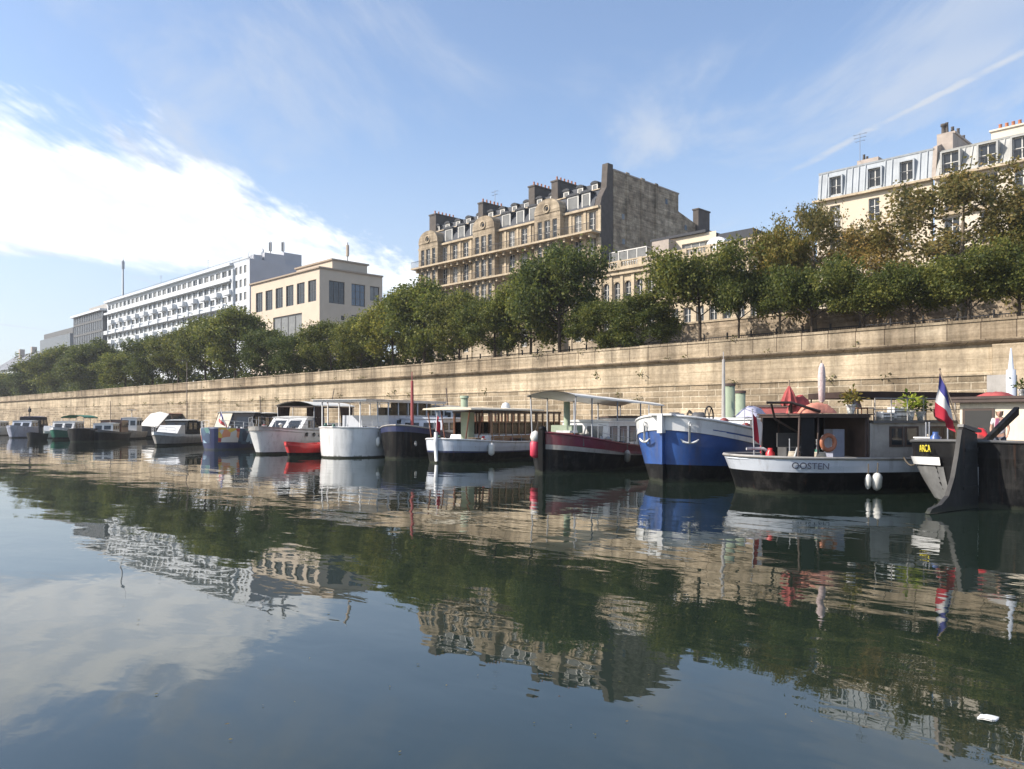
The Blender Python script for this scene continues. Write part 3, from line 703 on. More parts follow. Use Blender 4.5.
# balconies: slab, brackets, iron rail
for zz, full in ((ZB, 1), (ZB2, 1)):
    m = MB(); m.box(-Ld - .1, .1, -1.75, -.91, zz - .24, zz); m.box(-Ld - .1, .1, -.91, -.003, zz - .239, zz - .003)
    for k in range(26):
        xx = -Ld + Ld * (k + .5) / 26; m.box(xx - .14, xx + .14, -1.3, -.004, zz - .75, zz - .243)
    bb = m.build('balcony', 'haus_pale', D)
    m = MB(); m.box(-Ld - .08, .08, -1.72, -1.67, zz + .88, zz + .93)
    for k in range(170):
        xx = -Ld + Ld * k / 169; m.box(xx - .014, xx + .014, -1.71, -1.68, zz + .001, zz + .88)
    m.build('railing', 'iron', bb)
# pilasters between columns and a dentilled cornice
for c in range(ncol + 1):
    xx = -Ld + cw * c
    if any(abs(xx - bx) < BWH + .2 for bx in bays): continue
    m = MB(); m.box(xx - .2, xx + .2, -.12, -.002, ZB + .01, ZG - .02); m.box(xx - .2, xx + .2, -.12, -.002, ZB2 + .01, ZB - .76); m.box(xx - .2, xx + .2, -.12, -.002, 4, ZB2 - .76); m.build('pilaster', 'haus_pale', D)
m = MB()
segs = [-Ld] + [v for bx in bays for v in (bx - BWH - .01, bx + BWH + .01)] + [0]
for k in range(0, len(segs), 2): m.box(segs[k], segs[k + 1], -.38, -.003, ZG - .28, ZG)
m.build('cornice', 'haus_pale', D)
# mansard: lower slope slate, upper slope lead
m = MB(); prof = [(.02, ZG), (.35, ZG + 1.1), (1.35, ZG + 2.5), (1.45, ZG + 2.5), (2.0, ZG + 2.62), (2.2, ZG + 3.7), (4.2, ZG + 4.3), (15.5, ZG + 4.3), (15.5, ZG)]
m.prism(prof, -Ld, -1.0); m.build('mansard_roof', 'slate_lit', D)
box_part('roof_ledge', 'haus_pale', D, -Ld, -1.0, 1.15, 1.62, ZG + 2.505, ZG + 2.62)
def dormer(name, par, x, y0, z0, w, h, dep, front, cheek):
    m = MB(); m.box(x - w / 2, x - w / 2 + .14, y0, y0 + .12, z0, z0 + h); m.box(x + w / 2 - .14, x + w / 2, y0, y0 + .12, z0, z0 + h); m.box(x - w / 2 + .14, x + w / 2 - .14, y0, y0 + .12, z0 + h - .2, z0 + h)
    o = m.build(name, front, par)
    m = MB(); m.box(x - w / 2 + .02, x + w / 2 - .02, y0 + .12, y0 + dep, z0, z0 + h - .005)
    pr = [(x + (w / 2 + .18) * math.cos(t), z0 + h + .34 * math.sin(t)) for t in [math.pi * k / 8 for k in range(9)]]
    m.prism(pr, y0 - .16, y0 + dep + .3, axis='Y'); m.build('dormer_roof', cheek, o)
    m = MB(); m.box(x - w / 2 + .15, x + w / 2 - .15, y0 + .04, y0 + .07, z0 + .02, z0 + h - .21); m.build('pane', 'pane_pale', o)
    return o
for xx, w in ((-36.0, 1.4), (-29.5, 1.7), (-26.6, 1.5), (-23.9, 1.4), (-17.0, 1.7), (-14.2, 1.5), (-11.8, 1.4), (-4.6, 1.9), (-2.4, 1.4)):
    if -Ld + .8 < xx: dormer('dormer', D, xx, .12, ZG + .35, w, 1.75, 1.6, 'win_frame', 'lead')
for k in range(14):
    xx = -Ld + 2.2 + k * (Ld - 4.5) / 13
    dormer('attic_dormer', D, xx, 1.75, ZG + 2.63, .95, .95, 1.0, 'win_frame', 'lead')
for px, w, top, dep in ((440, 3.2, 34.6, 6.0), (488, 2.0, 34.3, 4.5), (539, 2.3, 34.6, 4.5), (562, 2.3, 34.4, 4.5)):
    xx = XY(px, FD + 3) - dx1
    m = MB(); m.box(xx - w / 4, xx + w / 4, 1.5, 1.5 + dep, ZG + 2.0, top - STREET); m.box(xx - w / 4 - .1, xx + w / 4 + .1, 1.4, 1.6 + dep, top - STREET + .002, top - STREET + .2)
    o = m.build('chimney_stack', 'brick_dark', D)
    m = MB()
    for k in range(6): m.lathe([(.14, 0), (.11, .55), (.13, .6)], (xx, 2.0 + k * .75, top - STREET + .2), 8)
    m.build('chimney_pots', 'pot', o)
# party wall (right end): tall front chimney breast, then flat rubble wall stepping down
m = MB()
m.prism([(.02, 0), (.02, ZG), (.35, ZG + 1.2), (1.3, ZG + 2.6), (1.55, 28.5), (2.6, 28.5), (2.6, 0)], -.9, .0); m.build('end_chimney_breast', 'brick_dark', D)
m = MB(); m.prism([(2.62, 0), (2.62, 27.75), (17.2, 27.55), (17.2, 25.2), (21.5, 24.2), (21.5, 0)], -.5, .06); m.build('party_wall', 'rubble', D)
m = MB(); m.prism([(2.62, 27.76), (2.62, 27.95), (17.3, 27.75), (17.3, 27.56)], -.6, .14); m.build('wall_coping', 'brick_pale', D)
m = MB(); m.box(-.4, .5, 21.6, 24.6, 12, 26.2); m.box(-.5, .6, 21.5, 24.7, 26.2, 26.4); m.build('rear_chimney_stack', 'brick_dark', D)
m = MB(); m.box(.061, .12, 5.0, 9.5, 12, 18.3); m.build('lighter_patch', 'brick_pale', D) if False else None
for yy, w_, zt in ((5.2, .55, 27.7), (8.4, .7, 27.65), (11.6, .5, 27.6)):
    m = MB(); m.box(.061, .15, yy, yy + w_, 12, zt); m.box(.055, .22, yy - .04, yy + w_ + .04, zt, zt + .35); m.build('flue', 'rubble', D)
m = MB(); m.box(.061, .085, 2.9, 4.4, 13, 17.8); m.build('render_patch', 'brick_pale', D)
m = MB(); m.box(.061, .08, 12.6, 16.2, 15, 19.4); m.build('render_patch', 'end_wall', D)
for yy, zz in ((14.3, 26.0), (4.6, 22.2), (4.7, 19.0), (19.0, 23.2)):
    m = MB(); m.box(.062, .08, yy - .28, yy + .28, zz - .35, zz + .35); m.build('small_window', 'pane' if yy > 10 else 'pane_pale', D)
antenna('roof_aerial', 'fine aerial on the slate roof of the tall stone apartment building', XY(495, FD + 6), FD + 6, ZG + STREET + 4.3, 4.0, .05)

# ------------------------------------------------------------------ E: low stone building with arched windows and balustrade
ex0, ex1 = dx1 + .12, XY(762, FD)
E_ = thing('stone_building', 'low pale stone building with arched windows and a roof balustrade beside the bare side wall', 'building', (ex0, FD, STREET))
Le = ex1 - ex0; He = 20.6 - STREET
m = MB(); H = []
na = 13; aw = Le / na
for k in range(na):
    xx = aw * (k + .5); H.append((xx - .5, xx + .5, He - 3.6, He - 1.3))
for r in (1, 2):
    for k in range(na): xx = aw * (k + .5); H.append((xx - .5, xx + .5, He - 3.6 - 4.3 * r, He - 1.1 - 4.3 * r))
wall_holes(m, 0, Le, 0, He, H, Tm(0, 0), .4); m.build('canal_facade', 'haus_pale', E_)
for i, a in enumerate(H):
    xx = (a[0] + a[1]) / 2; w = window(E_, xx, .1, a[2], 1.0, a[3] - a[2], 0, 'win_frame', 'pane', 2, 3)
    if i < na:    # round the heads
        m = MB(); zc = a[3] - .5
        for s in (-1, 1):
            pts = [(s * .5, zc)] + [(s * .5 * math.cos(t), zc + .5 * math.sin(t)) for t in [math.pi / 2 * k / 6 for k in range(1, 7)]] + [(s * .5, a[3])]
            m.prism([(q[0], q[1] - a[2]) for q in pts], -.06, .15, axis='Y')
        m.build('arch_head', 'haus_pale', w)
for k in range(na + 1): xx = aw * k; m = MB(); m.box(max(0, xx - .22), min(Le, xx + .22), -.16, -.002, He - 4.2, He - .55); m.build('pilaster', 'haus_pale', E_)
m = MB(); m.box(-.05, Le + .4, -.7, .6, He, He + .3); m.box(0, Le + .2, -.4, -.003, He - .5, He - .003); m.box(0, Le + .2, -.28, -.004, He - 4.6, He - 4.2); m.build('cornice', 'haus_pale', E_)
m = MB(); m.box(0, Le + .3, -.52, -.24, He + 1.0, He + 1.16); m.box(0, Le + .3, -.52, -.24, He + .302, He + .4)
for k in range(64):
    xx = .2 + (Le - .2) * k / 63; m.lathe([(.07, 0), (.11, .18), (.05, .42), (.07, .6)], (xx, -.38, He + .4), 6)
for k in range(8): xx = .2 + (Le - .2) * k / 7; m.box(xx - .3, xx + .3, -.56, -.2, He + .304, He + 1.2)
m.build('balustrade', 'haus_pale', E_)
m = MB(); m.box(0.02, Le, .6, 14, He + .01, He + .25); m.box(Le - .3, Le, .6, 14, 0, He); m.build('roof', 'lead', E_)
# attic block
u0, u1 = XY(654, FD + 3) - ex0, XY(705, FD + 3) - ex0
m = MB(); wall_holes(m, u0, u1, He + .25, 24.1 - STREET, [(u0 + 4.0, u0 + 8.6, He + 1.2, He + 2.6)], Tm(0, 3), .3)
m.quad((u1, 3, He + .25), (u1, 15.5, He + .25), (u1, 15.5, 24.1 - STREET), (u1, 3, 24.1 - STREET)); m.quad((u0, 3, He + .25), (u0, 15.5, He + .25), (u0, 15.5, 24.1 - STREET), (u0, 3, 24.1 - STREET))
at_ = m.build('attic_storey', 'cream', E_)
window(E_, u0 + 6.3, 3.05, He + 1.2, 4.6, 1.4, 0, 'win_frame', 'pane_pale', 4, 1)
m = MB(); m.box(u0 - .3, u1 + .3, 2.6, 15.8, 24.1 - STREET, 24.4 - STREET); m.build('attic_roof', 'lead', E_)
m = MB(); m.prism([(3.2, He + .3), (3.2, 17.3), (15.5, 17.0), (15.5, He + .3)], u1 + .32, u1 + 6); m.build('side_wing', 'lead', E_)
# glazed terrace shelter on the roof beside the party wall
m = MB()
for xx in (.6, 2.0, 3.4, 4.8, 6.2):
    m.box(xx - .05, xx + .05, 1.0, 1.1, He + .26, He + 2.6); m.box(xx - .04, xx + .04, 1.1, 3.5, He + 2.6, He + 2.7)
m.box(.55, 6.25, .98, 1.12, He + 2.6, He + 2.72); m.box(.55, 6.25, .98, 1.12, He + 1.2, He + 1.28); ts = m.build('terrace_shelter', 'win_frame', E_)
m = MB(); m.box(.66, 6.14, 1.03, 1.06, He + .3, He + 2.58); m.build('pane', 'pane_pale', ts)
box_part('terrace_wall', 'brick_pale', E_, 6.6, 9.0, 1.6, 6.5, He + .26, He + 3.2)
t = thing('roof_cowl', 'rounded white roof cowl on the low stone building, right of its attic', 'vent', (XY(720, FD + 2), FD + 2, STREET + He + .25))
m = MB(); m.box(-1.1, 1.1, -.8, .8, 0, 1.3); m.build('cowl_base', 'white_panel', t)
m = MB(); m.prism([(1.2 * math.cos(a), 1.302 + .75 * math.sin(a)) for a in [math.pi * k / 10 for k in range(11)]], -.9, .9, axis='Y'); m.build('cowl_hood', 'white_panel', t)

# ------------------------------------------------------------------ F, G: right hand mansard buildings
FF = 78.0
fx0, fx1 = XY(817, FF), XY(932, FF)
F_ = thing('mansard_building', 'cream apartment building with a pale blue-grey zinc mansard and three roof windows', 'building', (fx0, FF, STREET))
Lf = fx1 - fx0; Hf = 24.3 - STREET
m = MB(); H = []
cols_ = [XY(p, FF) - fx0 for p in (835, 874, 906)]
for r in range(5):
    for i, xx in enumerate(cols_): H.append((xx - .5, xx + .5, Hf - 2.9 - 3.15 * r, Hf - .75 - 3.15 * r))
wall_holes(m, 0, Lf, 0, Hf, H, Tm(0, 0), .3); m.quad((0, 0, 0), (0, 12, 0), (0, 12, Hf), (0, 0, Hf)); m.build('canal_facade', 'cream', F_)
for i, a in enumerate(H): window(F_, (a[0] + a[1]) / 2, 0, a[2], 1.0, a[3] - a[2], 0, 'win_frame', 'pane' if i % 2 else 'pane_pale', 2, 3, sill='rail')
m = MB(); m.box(-.3, Lf, -.45, -.002, Hf - .2, Hf); m.box(-.1, Lf, -.2, -.003, Hf - 3.5, Hf - 3.28); m.box(-.1, Lf, -.2, -.003, Hf - 6.65, Hf - 6.4); m.build('cornice', 'haus_pale', F_)
def mansard_front(par, x0, x1, z0, z1, wins, inset, mname, dark='pane'):
    m = MB(); lean = inset
    a = math.atan2(lean, z1 - z0); T = Tm(0, .1) @ Matrix.Translation((0, 0, z0)) @ Matrix.Rotation(-a, 4, 'X') @ Matrix.Translation((0, 0, -z0))
    hl = [(x - w / 2, x + w / 2, z, z + h) for x, z, w, h in wins]
    wall_holes(m, x0, x1, z0, z0 + math.hypot(lean, z1 - z0), hl, T, .25)
    m.poly([(x0, .1, z0), (x0, 10, z0), (x0, 10, z1), (x0, .1 + lean, z1)]); m.poly([(x1, .1, z0), (x1, 10, z0), (x1, 10, z1), (x1, .1 + lean, z1)])
    m.prism([(.05 + lean, z1 + .002), (0 + lean, z1 + .16), (10, z1 + .5), (10, z1 + .002)], x0, x1)
    k = x0 + .3
    while k < x1:
        if not any(abs(k - x) < w / 2 + .2 for x, z, w, h in wins):
            m.add([(k - .035, .1, z0 + .02), (k + .035, .1, z0 + .02), (k + .035, .1 + lean, z1 - .02), (k - .035, .1 + lean, z1 - .02), (k - .035, .0, z0 + .02), (k + .035, .0, z0 + .02), (k + .035, .0 + lean, z1 - .02), (k - .035, .0 + lean, z1 - .02)],
                  [(4, 5, 6, 7), (0, 4, 7, 3), (1, 2, 6, 5), (0, 1, 5, 4), (3, 7, 6, 2)])
        k += .62
    o = m.build('mansard_roof', mname, par)
    for x, z, w, h in wins:
        wo = window(par, x, .1 + lean * (z - z0) / (z1 - z0) * .6, z, w, h, 0, 'win_frame', dark, 2, 2, .08)
        s = MB(); s.box(-w / 2 - .14, -w / 2 - .002, -.12, .9, -.05, h + .12); s.box(w / 2 + .002, w / 2 + .14, -.12, .9, -.05, h + .12); s.box(-w / 2 - .001, w / 2 + .001, -.12, .9, h + .003, h + .12); s.build('surround', mname, wo)
        s = MB(); s.box(-w / 2, w / 2, -.1, -.07, .75, .8)
        for k in range(7): xx = -w / 2 + w * k / 6; s.box(xx - .012, xx + .012, -.095, -.075, 0, .75)
        s.build('railing', 'iron', wo)
mansard_front(F_, 0, Lf, Hf, 27.0 - STREET, [(x_, Hf + .35, 1.15, 1.75) for x_ in cols_], .35, 'zinc')
xx = XY(866, FF + 5) - fx0
m = MB(); m.box(xx - .5, xx + 1.6, 4, 8.5, 27.5 - STREET, 28.7 - STREET); o = m.build('chimney_stack', 'brick_pale', F_)
m = MB()
for k in range(5): m.lathe([(.16, 0), (.12, .6), (.14, .65)], (xx, 4.5 + k * .8, 28.7 - STREET), 8)
m.build('chimney_pots', 'brick_dark', o)
antenna('roof_aerial', 'tall thin aerial on the chimney of the zinc-roofed cream building', XY(860, FF + 4), FF + 4, 28.6, 2.9, .035, 3)
# the party chimney between the two
m = MB(); m.box(Lf - .1, Lf + 1.25, 1.6, 7.5, Hf + .6, 28.6 - STREET); m.box(Lf - .2, Lf + 1.35, 1.9, 8.1, 28.6 - STREET, 28.8 - STREET)
m.prism([(.0, Hf), (.5, 27.3 - STREET), (2.0, 27.9 - STREET), (2.0, Hf)], Lf - .05, Lf + .3); pc = m.build('party_chimney', 'brick_pale', F_)
m = MB()
for k in range(7): m.lathe([(.17, 0), (.13, .7 + .25 * (k % 3 == 0)), (.16, .8 + .25 * (k % 3 == 0))], (Lf + .5 + .25 * (k % 2), 2.4 + k * .8, 28.8 - STREET), 8)
m.lathe([(.2, 0), (.17, .7), (.26, .75), (.26, .95)], (Lf + .25, 2.3, 28.8 - STREET), 8)
m.build('chimney_pots', 'brick_dark', pc)

gx0 = fx1 + .35; FG = 77.6
G_ = thing('corner_mansard_building', 'pale apartment building with sloping zinc mansard and red chimney pots, at the right edge', 'building', (gx0, FG, STREET))
Lg = 26.0; Hg = 24.2 - STREET
m = MB(); H = []
gc = [XY(p, FG) - gx0 for p in (952, 989, 1023, 1052, 1078)]
for r in range(5):
    for xx in gc: H.append((xx - .62, xx + .62, Hg - 3.05 - 3.3 * r, Hg - .45 - 3.3 * r))
wall_holes(m, 0, Lg, 0, Hg, H, Tm(0, 0), .3); m.build('canal_facade', 'cream2', G_)
for i, a in enumerate(H): window(G_, (a[0] + a[1]) / 2, 0, a[2], 1.24, a[3] - a[2], 0, 'win_frame', 'pane', 2, 3, sill='rail')
m = MB(); m.box(0, Lg, -.5, -.002, Hg - .22, Hg); m.box(0, Lg, -.3, -.003, Hg - 3.6, Hg - 3.3); m.box(0, Lg, -.5, -.004, Hg - 6.9, Hg - 6.65); m.build('cornice', 'haus_pale', G_)
mansard_front(G_, 0, Lg, Hg, 26.7 - STREET, [(XY(p, FG + .6) - gx0, Hg + .25, 1.35, 1.85) for p in (952, 989, 1023, 1052)], 1.15, 'zinc2')
xx = XY(994, FG + 3) - gx0
m = MB(); m.box(xx, Lg, 2.2, 9, 26.9 - STREET, 27.85 - STREET); m.box(xx - .15, Lg, 2.05, 9.1, 27.853 - STREET, 28.0 - STREET); cb = m.build('chimney_block', 'cream2', G_)
m = MB()
for k in range(16): m.lathe([(.17, 0), (.13, .55), (.16, .6)], (xx + .5 + k * .5, 3, 28.0 - STREET), 8)
m.build('chimney_pots', 'pot', cb)

# ------------------------------------------------------------------ far left buildings and low frontages seen between the trees
hx = XY(8, 90)
Hh = thing('gabled_house', 'far white-gabled house with a long slate roof, at the left edge', 'building', (hx, 90, STREET))
box_part('wall', 'white_panel', Hh, -30, 16, 0, 22, 0, 18)
m = MB(); m.prism([(-1, 18.002), (10, 26.5), (22.5, 18.002)], -30, 16.4); m.build('roof', 'hill', Hh)
m = MB(); m.box(-8, -6, 6, 8, 20, 28); m.box(4, 6, 8, 10, 20, 28.5); m.build('chimney_stack', 'brick_pale', Hh)
hx = XY(40, 96)
Hk = thing('flat_roofed_block', 'distant dark flat-roofed block rising just above the left-hand trees', 'building', (hx, 96, STREET))
wv = XY(70, 96) - hx
z_ = ZY(55, 331, 96) - STREET
box_part('wall', 'glassb', Hk, 0, wv, 0, 16, 0, z_ - 2.4); box_part('roof_storey', 'bgrey_d', Hk, 2, wv, 1, 15, z_ - 2.4, z_); m = MB(); m.box(wv - 6, wv - 3, 3, 6, z_, z_ + 1.8); m.build('chimney_stack', 'brick_dark', Hk)
t = thing('low_frontage', 'low pale stone building glimpsed behind the trees left of the bay-windowed block', 'building', (XY(385, 76), 76, STREET))
wl = XY(425, 76) - XY(385, 76)
m = MB(); H = [(1 + 3.2 * k, 2.6 + 3.2 * k, 1.5, 4.2) for k in range(int((wl - 2) / 3.2))]; wall_holes(m, 0, wl, 0, 6.5, H, Tm(0, 0), .3); m.build('wall', 'haus_pale', t)
for a in H: window(t, (a[0] + a[1]) / 2, 0, a[2], a[1] - a[0], a[3] - a[2], 0, 'win_frame', 'pane', 2, 2)
box_part('roof', 'zinc', t, -.3, wl + .3, -.3, 10, 6.5, 7.0)

# hedge behind the parapet, under the left-hand trees
hd = thing('hedge', 'long dark hedge behind the parapet, under the left-hand tree row', 'hedge', (0, 52.6, STREET))
rng = np.random.default_rng(21); n = 40000
P = np.stack([rng.uniform(-250, -62, n), rng.normal(0, .55, n), rng.uniform(.1, 4.4, n)], 1)
P[:, 2] *= .78 + .28 * np.sin(P[:, 0] * .61) * np.sin(P[:, 0] * .23 + 1) + .1 * np.sin(P[:, 0] * 2.3)
me = leaf_cloud('foliage', P, .36, 22); me.materials.append(M['leaf_dark']); o = bpy.data.objects.new('foliage', me); COL.objects.link(o); o.parent = hd
rg_h = random.Random(9); m = MB()
for k in range(180): xx = -250 + 1.04 * k; m.tube([(xx, 0, 0), (xx + rg_h.uniform(-.3, .3), 0, 2.2)], [.05, .02], 5)
m.build('stems', 'bark', hd)

# iron railing along the boulevard, behind the tree row
fr = thing('iron_railing', 'black iron railing running along the boulevard behind the tree row', 'railing', (0, 54.5, STREET))
m = MB(); m.box(-80, -2, -.03, .03, 2.35, 2.42); m.box(-80, -2, -.03, .03, .2, .27)
for k in range(520): xx = -80 + k * .15; m.box(xx - .011, xx + .011, -.011, .011, .27, 2.35)
m.build('bars', 'iron', fr)
for k in range(40): box_part('post', 'iron', fr, -80 + 2 * k - .05, -80 + 2 * k + .05, -.05, .05, 0, 2.7)
lw = thing('garden_wall', 'low pink-grey stone garden wall behind the railing, under the right-hand trees', 'wall', (0, 56.5, STREET))
box_part('wall_face', 'rubble', lw, -46, 0, 0, .4, 0, 3.9); box_part('coping', 'haus_pale', lw, -46.1, .1, -.08, .48, 3.9, 4.06)

# ------------------------------------------------------------------ trees
def grow(seed, H, spread, trunk_h, r0, n_main=6, droop=0.0, umbrella=False):
    """trunk + limbs as tubes; returns (MB, tip points)"""
    rg = random.Random(seed); m = MB(); tips = []
    top = Vector((rg.uniform(-.3, .3), rg.uniform(-.3, .3), H * .86))
    mid = Vector((rg.uniform(-.15, .15), rg.uniform(-.15, .15), trunk_h))
    m.tube([(0, 0, -.1), (0, 0, .25), mid * .5, mid, mid.lerp(top, .5), top], [r0 * 1.5, r0 * 1.1, r0 * .95, r0 * .85, r0 * .45, r0 * .1], 8)
    for i in range(n_main * 2):
        t = (i + .5) / (n_main * 2); z = trunk_h + (H * .82 - trunk_h) * t * .92
        base = mid.lerp(top, max(0, (z - trunk_h) / (H * .86 - trunk_h)))
        an = i * 2.399 + rg.uniform(-.4, .4)
        prof = math.sin(math.pi * min(1, .18 + .82 * t)) ** .6 if not umbrella else (.95 if t < .55 else .95 * math.sqrt(max(.05, 1 - ((t - .55) / .46) ** 2)))
        l = spread * prof * rg.uniform(.72, 1.12)
        rise = l * (rg.uniform(.25, .65) - droop) * (1 - .4 * t)
        d = Vector((math.cos(an), math.sin(an), 0))
        p1 = base + d * l * .5 + Vector((0, 0, rise * .6)); p2 = base + d * l + Vector((0, 0, rise))
        r = r0 * .34 * (1 - .5 * t)
        m.tube([base, p1, p2], [r, r * .6, r * .15], 6)
        tips += [(p2, 1.0), (p1.lerp(p2, .5), .9), (p1, .7)]
        for k in range(4):
            b0 = p1.lerp(p2, rg.uniform(0, .8)); a2 = an + rg.choice((-1, 1)) * rg.uniform(.5, 1.3)
            q = b0 + Vector((math.cos(a2), math.sin(a2), rg.uniform(-.25, .8))) * l * rg.uniform(.25, .5)
            m.tube([b0, q], [r * .4, r * .08], 5); tips += [(q, 1.0), (b0.lerp(q, .6), .8)]
    tips.append((top, 1.0))
    return m, tips
def crown_mesh(name, tips, n, clump, leaf, seed, flat=.75):
    rg = np.random.default_rng(seed); k = len(tips)
    w = np.array([t[1] for t in tips]); w = w * rg.uniform(.35, 1.5, k); w /= w.sum()
    C = np.array([tuple(t[0]) for t in tips]); S = clump * rg.uniform(.55, 1.25, k)
    idx = rg.choice(k, n, p=w)
    off = rg.normal(size=(n, 3)); ln = np.linalg.norm(off, axis=1)[:, None]
    off = off / ln * (rg.uniform(.25, 1, n)[:, None] ** .6) * rg.choice([1, 1, 1, 1.35], n)[:, None]
    P = C[idx] + off * S[idx][:, None] * [1, 1, flat]
    # little twigs of leaves: pull the leaves together in sprigs
    spr = rg.normal(size=(n // 7 + 1, 3)) * .0; g = np.arange(n) // 7
    P = P[g * 7 % n] + rg.normal(size=(n, 3)) * leaf * .95
    return leaf_cloud(name, P, leaf, seed)
PROTO = {}
def proto(key, seed, H, spread, trunk_h, r0, n, clump, leaf, lm, bark='bark', **kw):
    m, tips = grow(seed, H, spread, trunk_h, r0, **kw)
    tm = m.mesh('trunk', bark); cm = crown_mesh('crown', tips, n, clump, leaf, seed + 50); cm.materials.append(M[lm])
    co = np.empty(len(cm.vertices) * 3); cm.vertices.foreach_get('co', co); co = co.reshape(-1, 3)
    PROTO[key] = (tm, cm, float(np.percentile(co[:, 2], 99.6)), float(np.percentile(np.hypot(co[:, 0], co[:, 1]), 97)))
# dense round street trees, three of them; umbrella; tall loose planes
proto('round1', 11, 10, 3.6, 2.6, .17, 19000, 1.12, .225, 'leaf_dark', n_main=8)
proto('round2', 12, 10, 3.4, 2.4, .16, 19000, 1.12, .225, 'leaf', n_main=8)
proto('round3', 13, 10, 3.9, 2.3, .18, 20000, 1.2, .23, 'leaf_dark', n_main=9)
proto('umbrella', 14, 8, 4.2, 3.2, .17, 18000, 1.02, .22, 'leaf_dark', n_main=8, umbrella=True)
proto('loose', 15, 14, 4.6, 3.6, .24, 13000, 1.1, .215, 'leaf_brown', 'bark_pale', n_main=9)
proto('yellow', 16, 12, 4.0, 2.8, .2, 17000, 1.12, .215, 'leaf_yellow', 'bark_pale', n_main=8)
proto('big', 17, 15, 6.0, 2.4, .3, 28000, 1.5, .33, 'leaf', n_main=10)
proto('big2', 18, 15, 5.4, 2.0, .3, 28000, 1.5, .33, 'leaf_dark', n_main=10)
TREES = [  # px of the middle, px row of the top, px half width, Y, kind, label
 (6, 374, 24, 52, 'big', 'far pale-green leafy tree at the left edge, in front of the gabled house'),
 (36, 361, 22, 53, 'big2', 'far tree just left of the flat-roofed block, first dark crown of the distant row'),
 (62, 347, 28, 54, 'big', 'broad far tree with a rounded top right under the flat-roofed block'),
 (97, 341, 28, 54, 'big2', 'far dark tree standing in front of the dark glazed block'),
 (126, 353, 24, 50, 'round2', 'low bright rounded tree in front of the left end of the white office block'),
 (152, 338, 22, 50, 'round3', 'second tree before the white office block, darker than the low bright one'),
 (178, 332, 22, 50.5, 'round1', 'dark tree behind the slender pole on the quay, in front of the white office block'),
 (206, 318, 24, 50, 'round3', 'tree hiding the lower middle of the white office block'),
 (236, 309, 30, 50, 'round2', 'tall bright tree at the right end of the white office block'),
 (268, 330, 22, 49.6, 'round1', 'low dark tree in front of the left part of the beige corner building'),
 (296, 336, 22, 49.8, 'round3', 'low dark tree below the big glazed opening of the beige corner building'),
 (330, 322, 26, 50, 'round1', 'tree in front of the right corner of the beige building'),
 (362, 318, 24, 50.4, 'round3', 'dark tree just right of the beige building, below its side windows'),
 (392, 296, 28, 50.2, 'round2', 'tree standing under the open sky between the beige building and the bay-windowed block'),
 (424, 281, 34, 50, 'round2', 'tall bright-green tree at the left corner of the bay-windowed block'),
 (460, 292, 28, 50.4, 'round3', 'tree under the left bay windows of the bay-windowed block'),
 (494, 300, 30, 49.6, 'round1', 'dark tree under the middle bay of the bay-windowed block'),
 (530, 268, 32, 50.4, 'round2', 'tree left of the tallest dark one, in front of the bay-windowed block'),
 (560, 247, 44, 49.8, 'round3', 'tallest dark bushy tree, hiding the right end of the bay-windowed block'),
 (600, 301, 30, 49.4, 'round1', 'low dark tree right below the arched windows of the stone building'),
 (642, 297, 34, 49.6, 'round3', 'wide low dark tree left of the umbrella-shaped one, below the arched windows'),
 (700, 247, 54, 49.8, 'umbrella', 'umbrella-shaped tree with a bare trunk, in front of the low stone building'),
 (738, 262, 36, 50.2, 'umbrella', 'small umbrella-shaped tree right beside the larger umbrella-shaped one'),
 (780, 224, 34, 52.5, 'yellow', 'yellowing slender tree against the sky right of the low stone building'),
 (816, 206, 44, 55, 'loose', 'tall thin browning plane tree at the left corner of the zinc-roofed cream building'),
 (812, 262, 44, 49.6, 'umbrella', 'dark green tree below the left corner of the zinc-roofed cream building'),
 (862, 232, 48, 55.5, 'loose', 'browning tree in front of the cream facade below the middle zinc roof window'),
 (862, 268, 46, 49.4, 'umbrella', 'dark flat-topped tree in front of the middle of the cream building'),
 (912, 262, 42, 49.8, 'umbrella', 'dark green tree below the tall browning plane, near the party chimney'),
 (958, 172, 78, 56, 'loose', 'tallest browning plane tree with see-through crown, in front of the party chimney'),
 (968, 254, 48, 49.4, 'umbrella', 'dark flat-topped tree under the tallest browning plane'),
 (1018, 246, 46, 49.6, 'umbrella', 'dark green tree at the right edge below the sloping zinc mansard'),
 (1042, 205, 50, 56, 'yellow', 'yellowing tree at the right edge of the view, partly out of frame'),
]
rg = random.Random(5)
for px, py, hw, Y, kind, lab in TREES:
    tm, cm, h0, r0 = PROTO[kind]; d = dY(px, Y)
    hz = ZY(px, py, Y) - STREET; s_z = hz / h0; s_r = hw * (1.22 if px < 540 else 1.08) / FPX * d / r0
    t = thing('street_tree', lab, 'tree', (XY(px, Y), Y, STREET), rg.uniform(0, 6.28), group='trees along the boulevard above the wall')
    t.scale = (s_r, s_r, s_z)
    for nm, me in (('trunk', tm), ('crown', cm)):
        o = bpy.data.objects.new(nm, me); COL.objects.link(o); o.parent = t

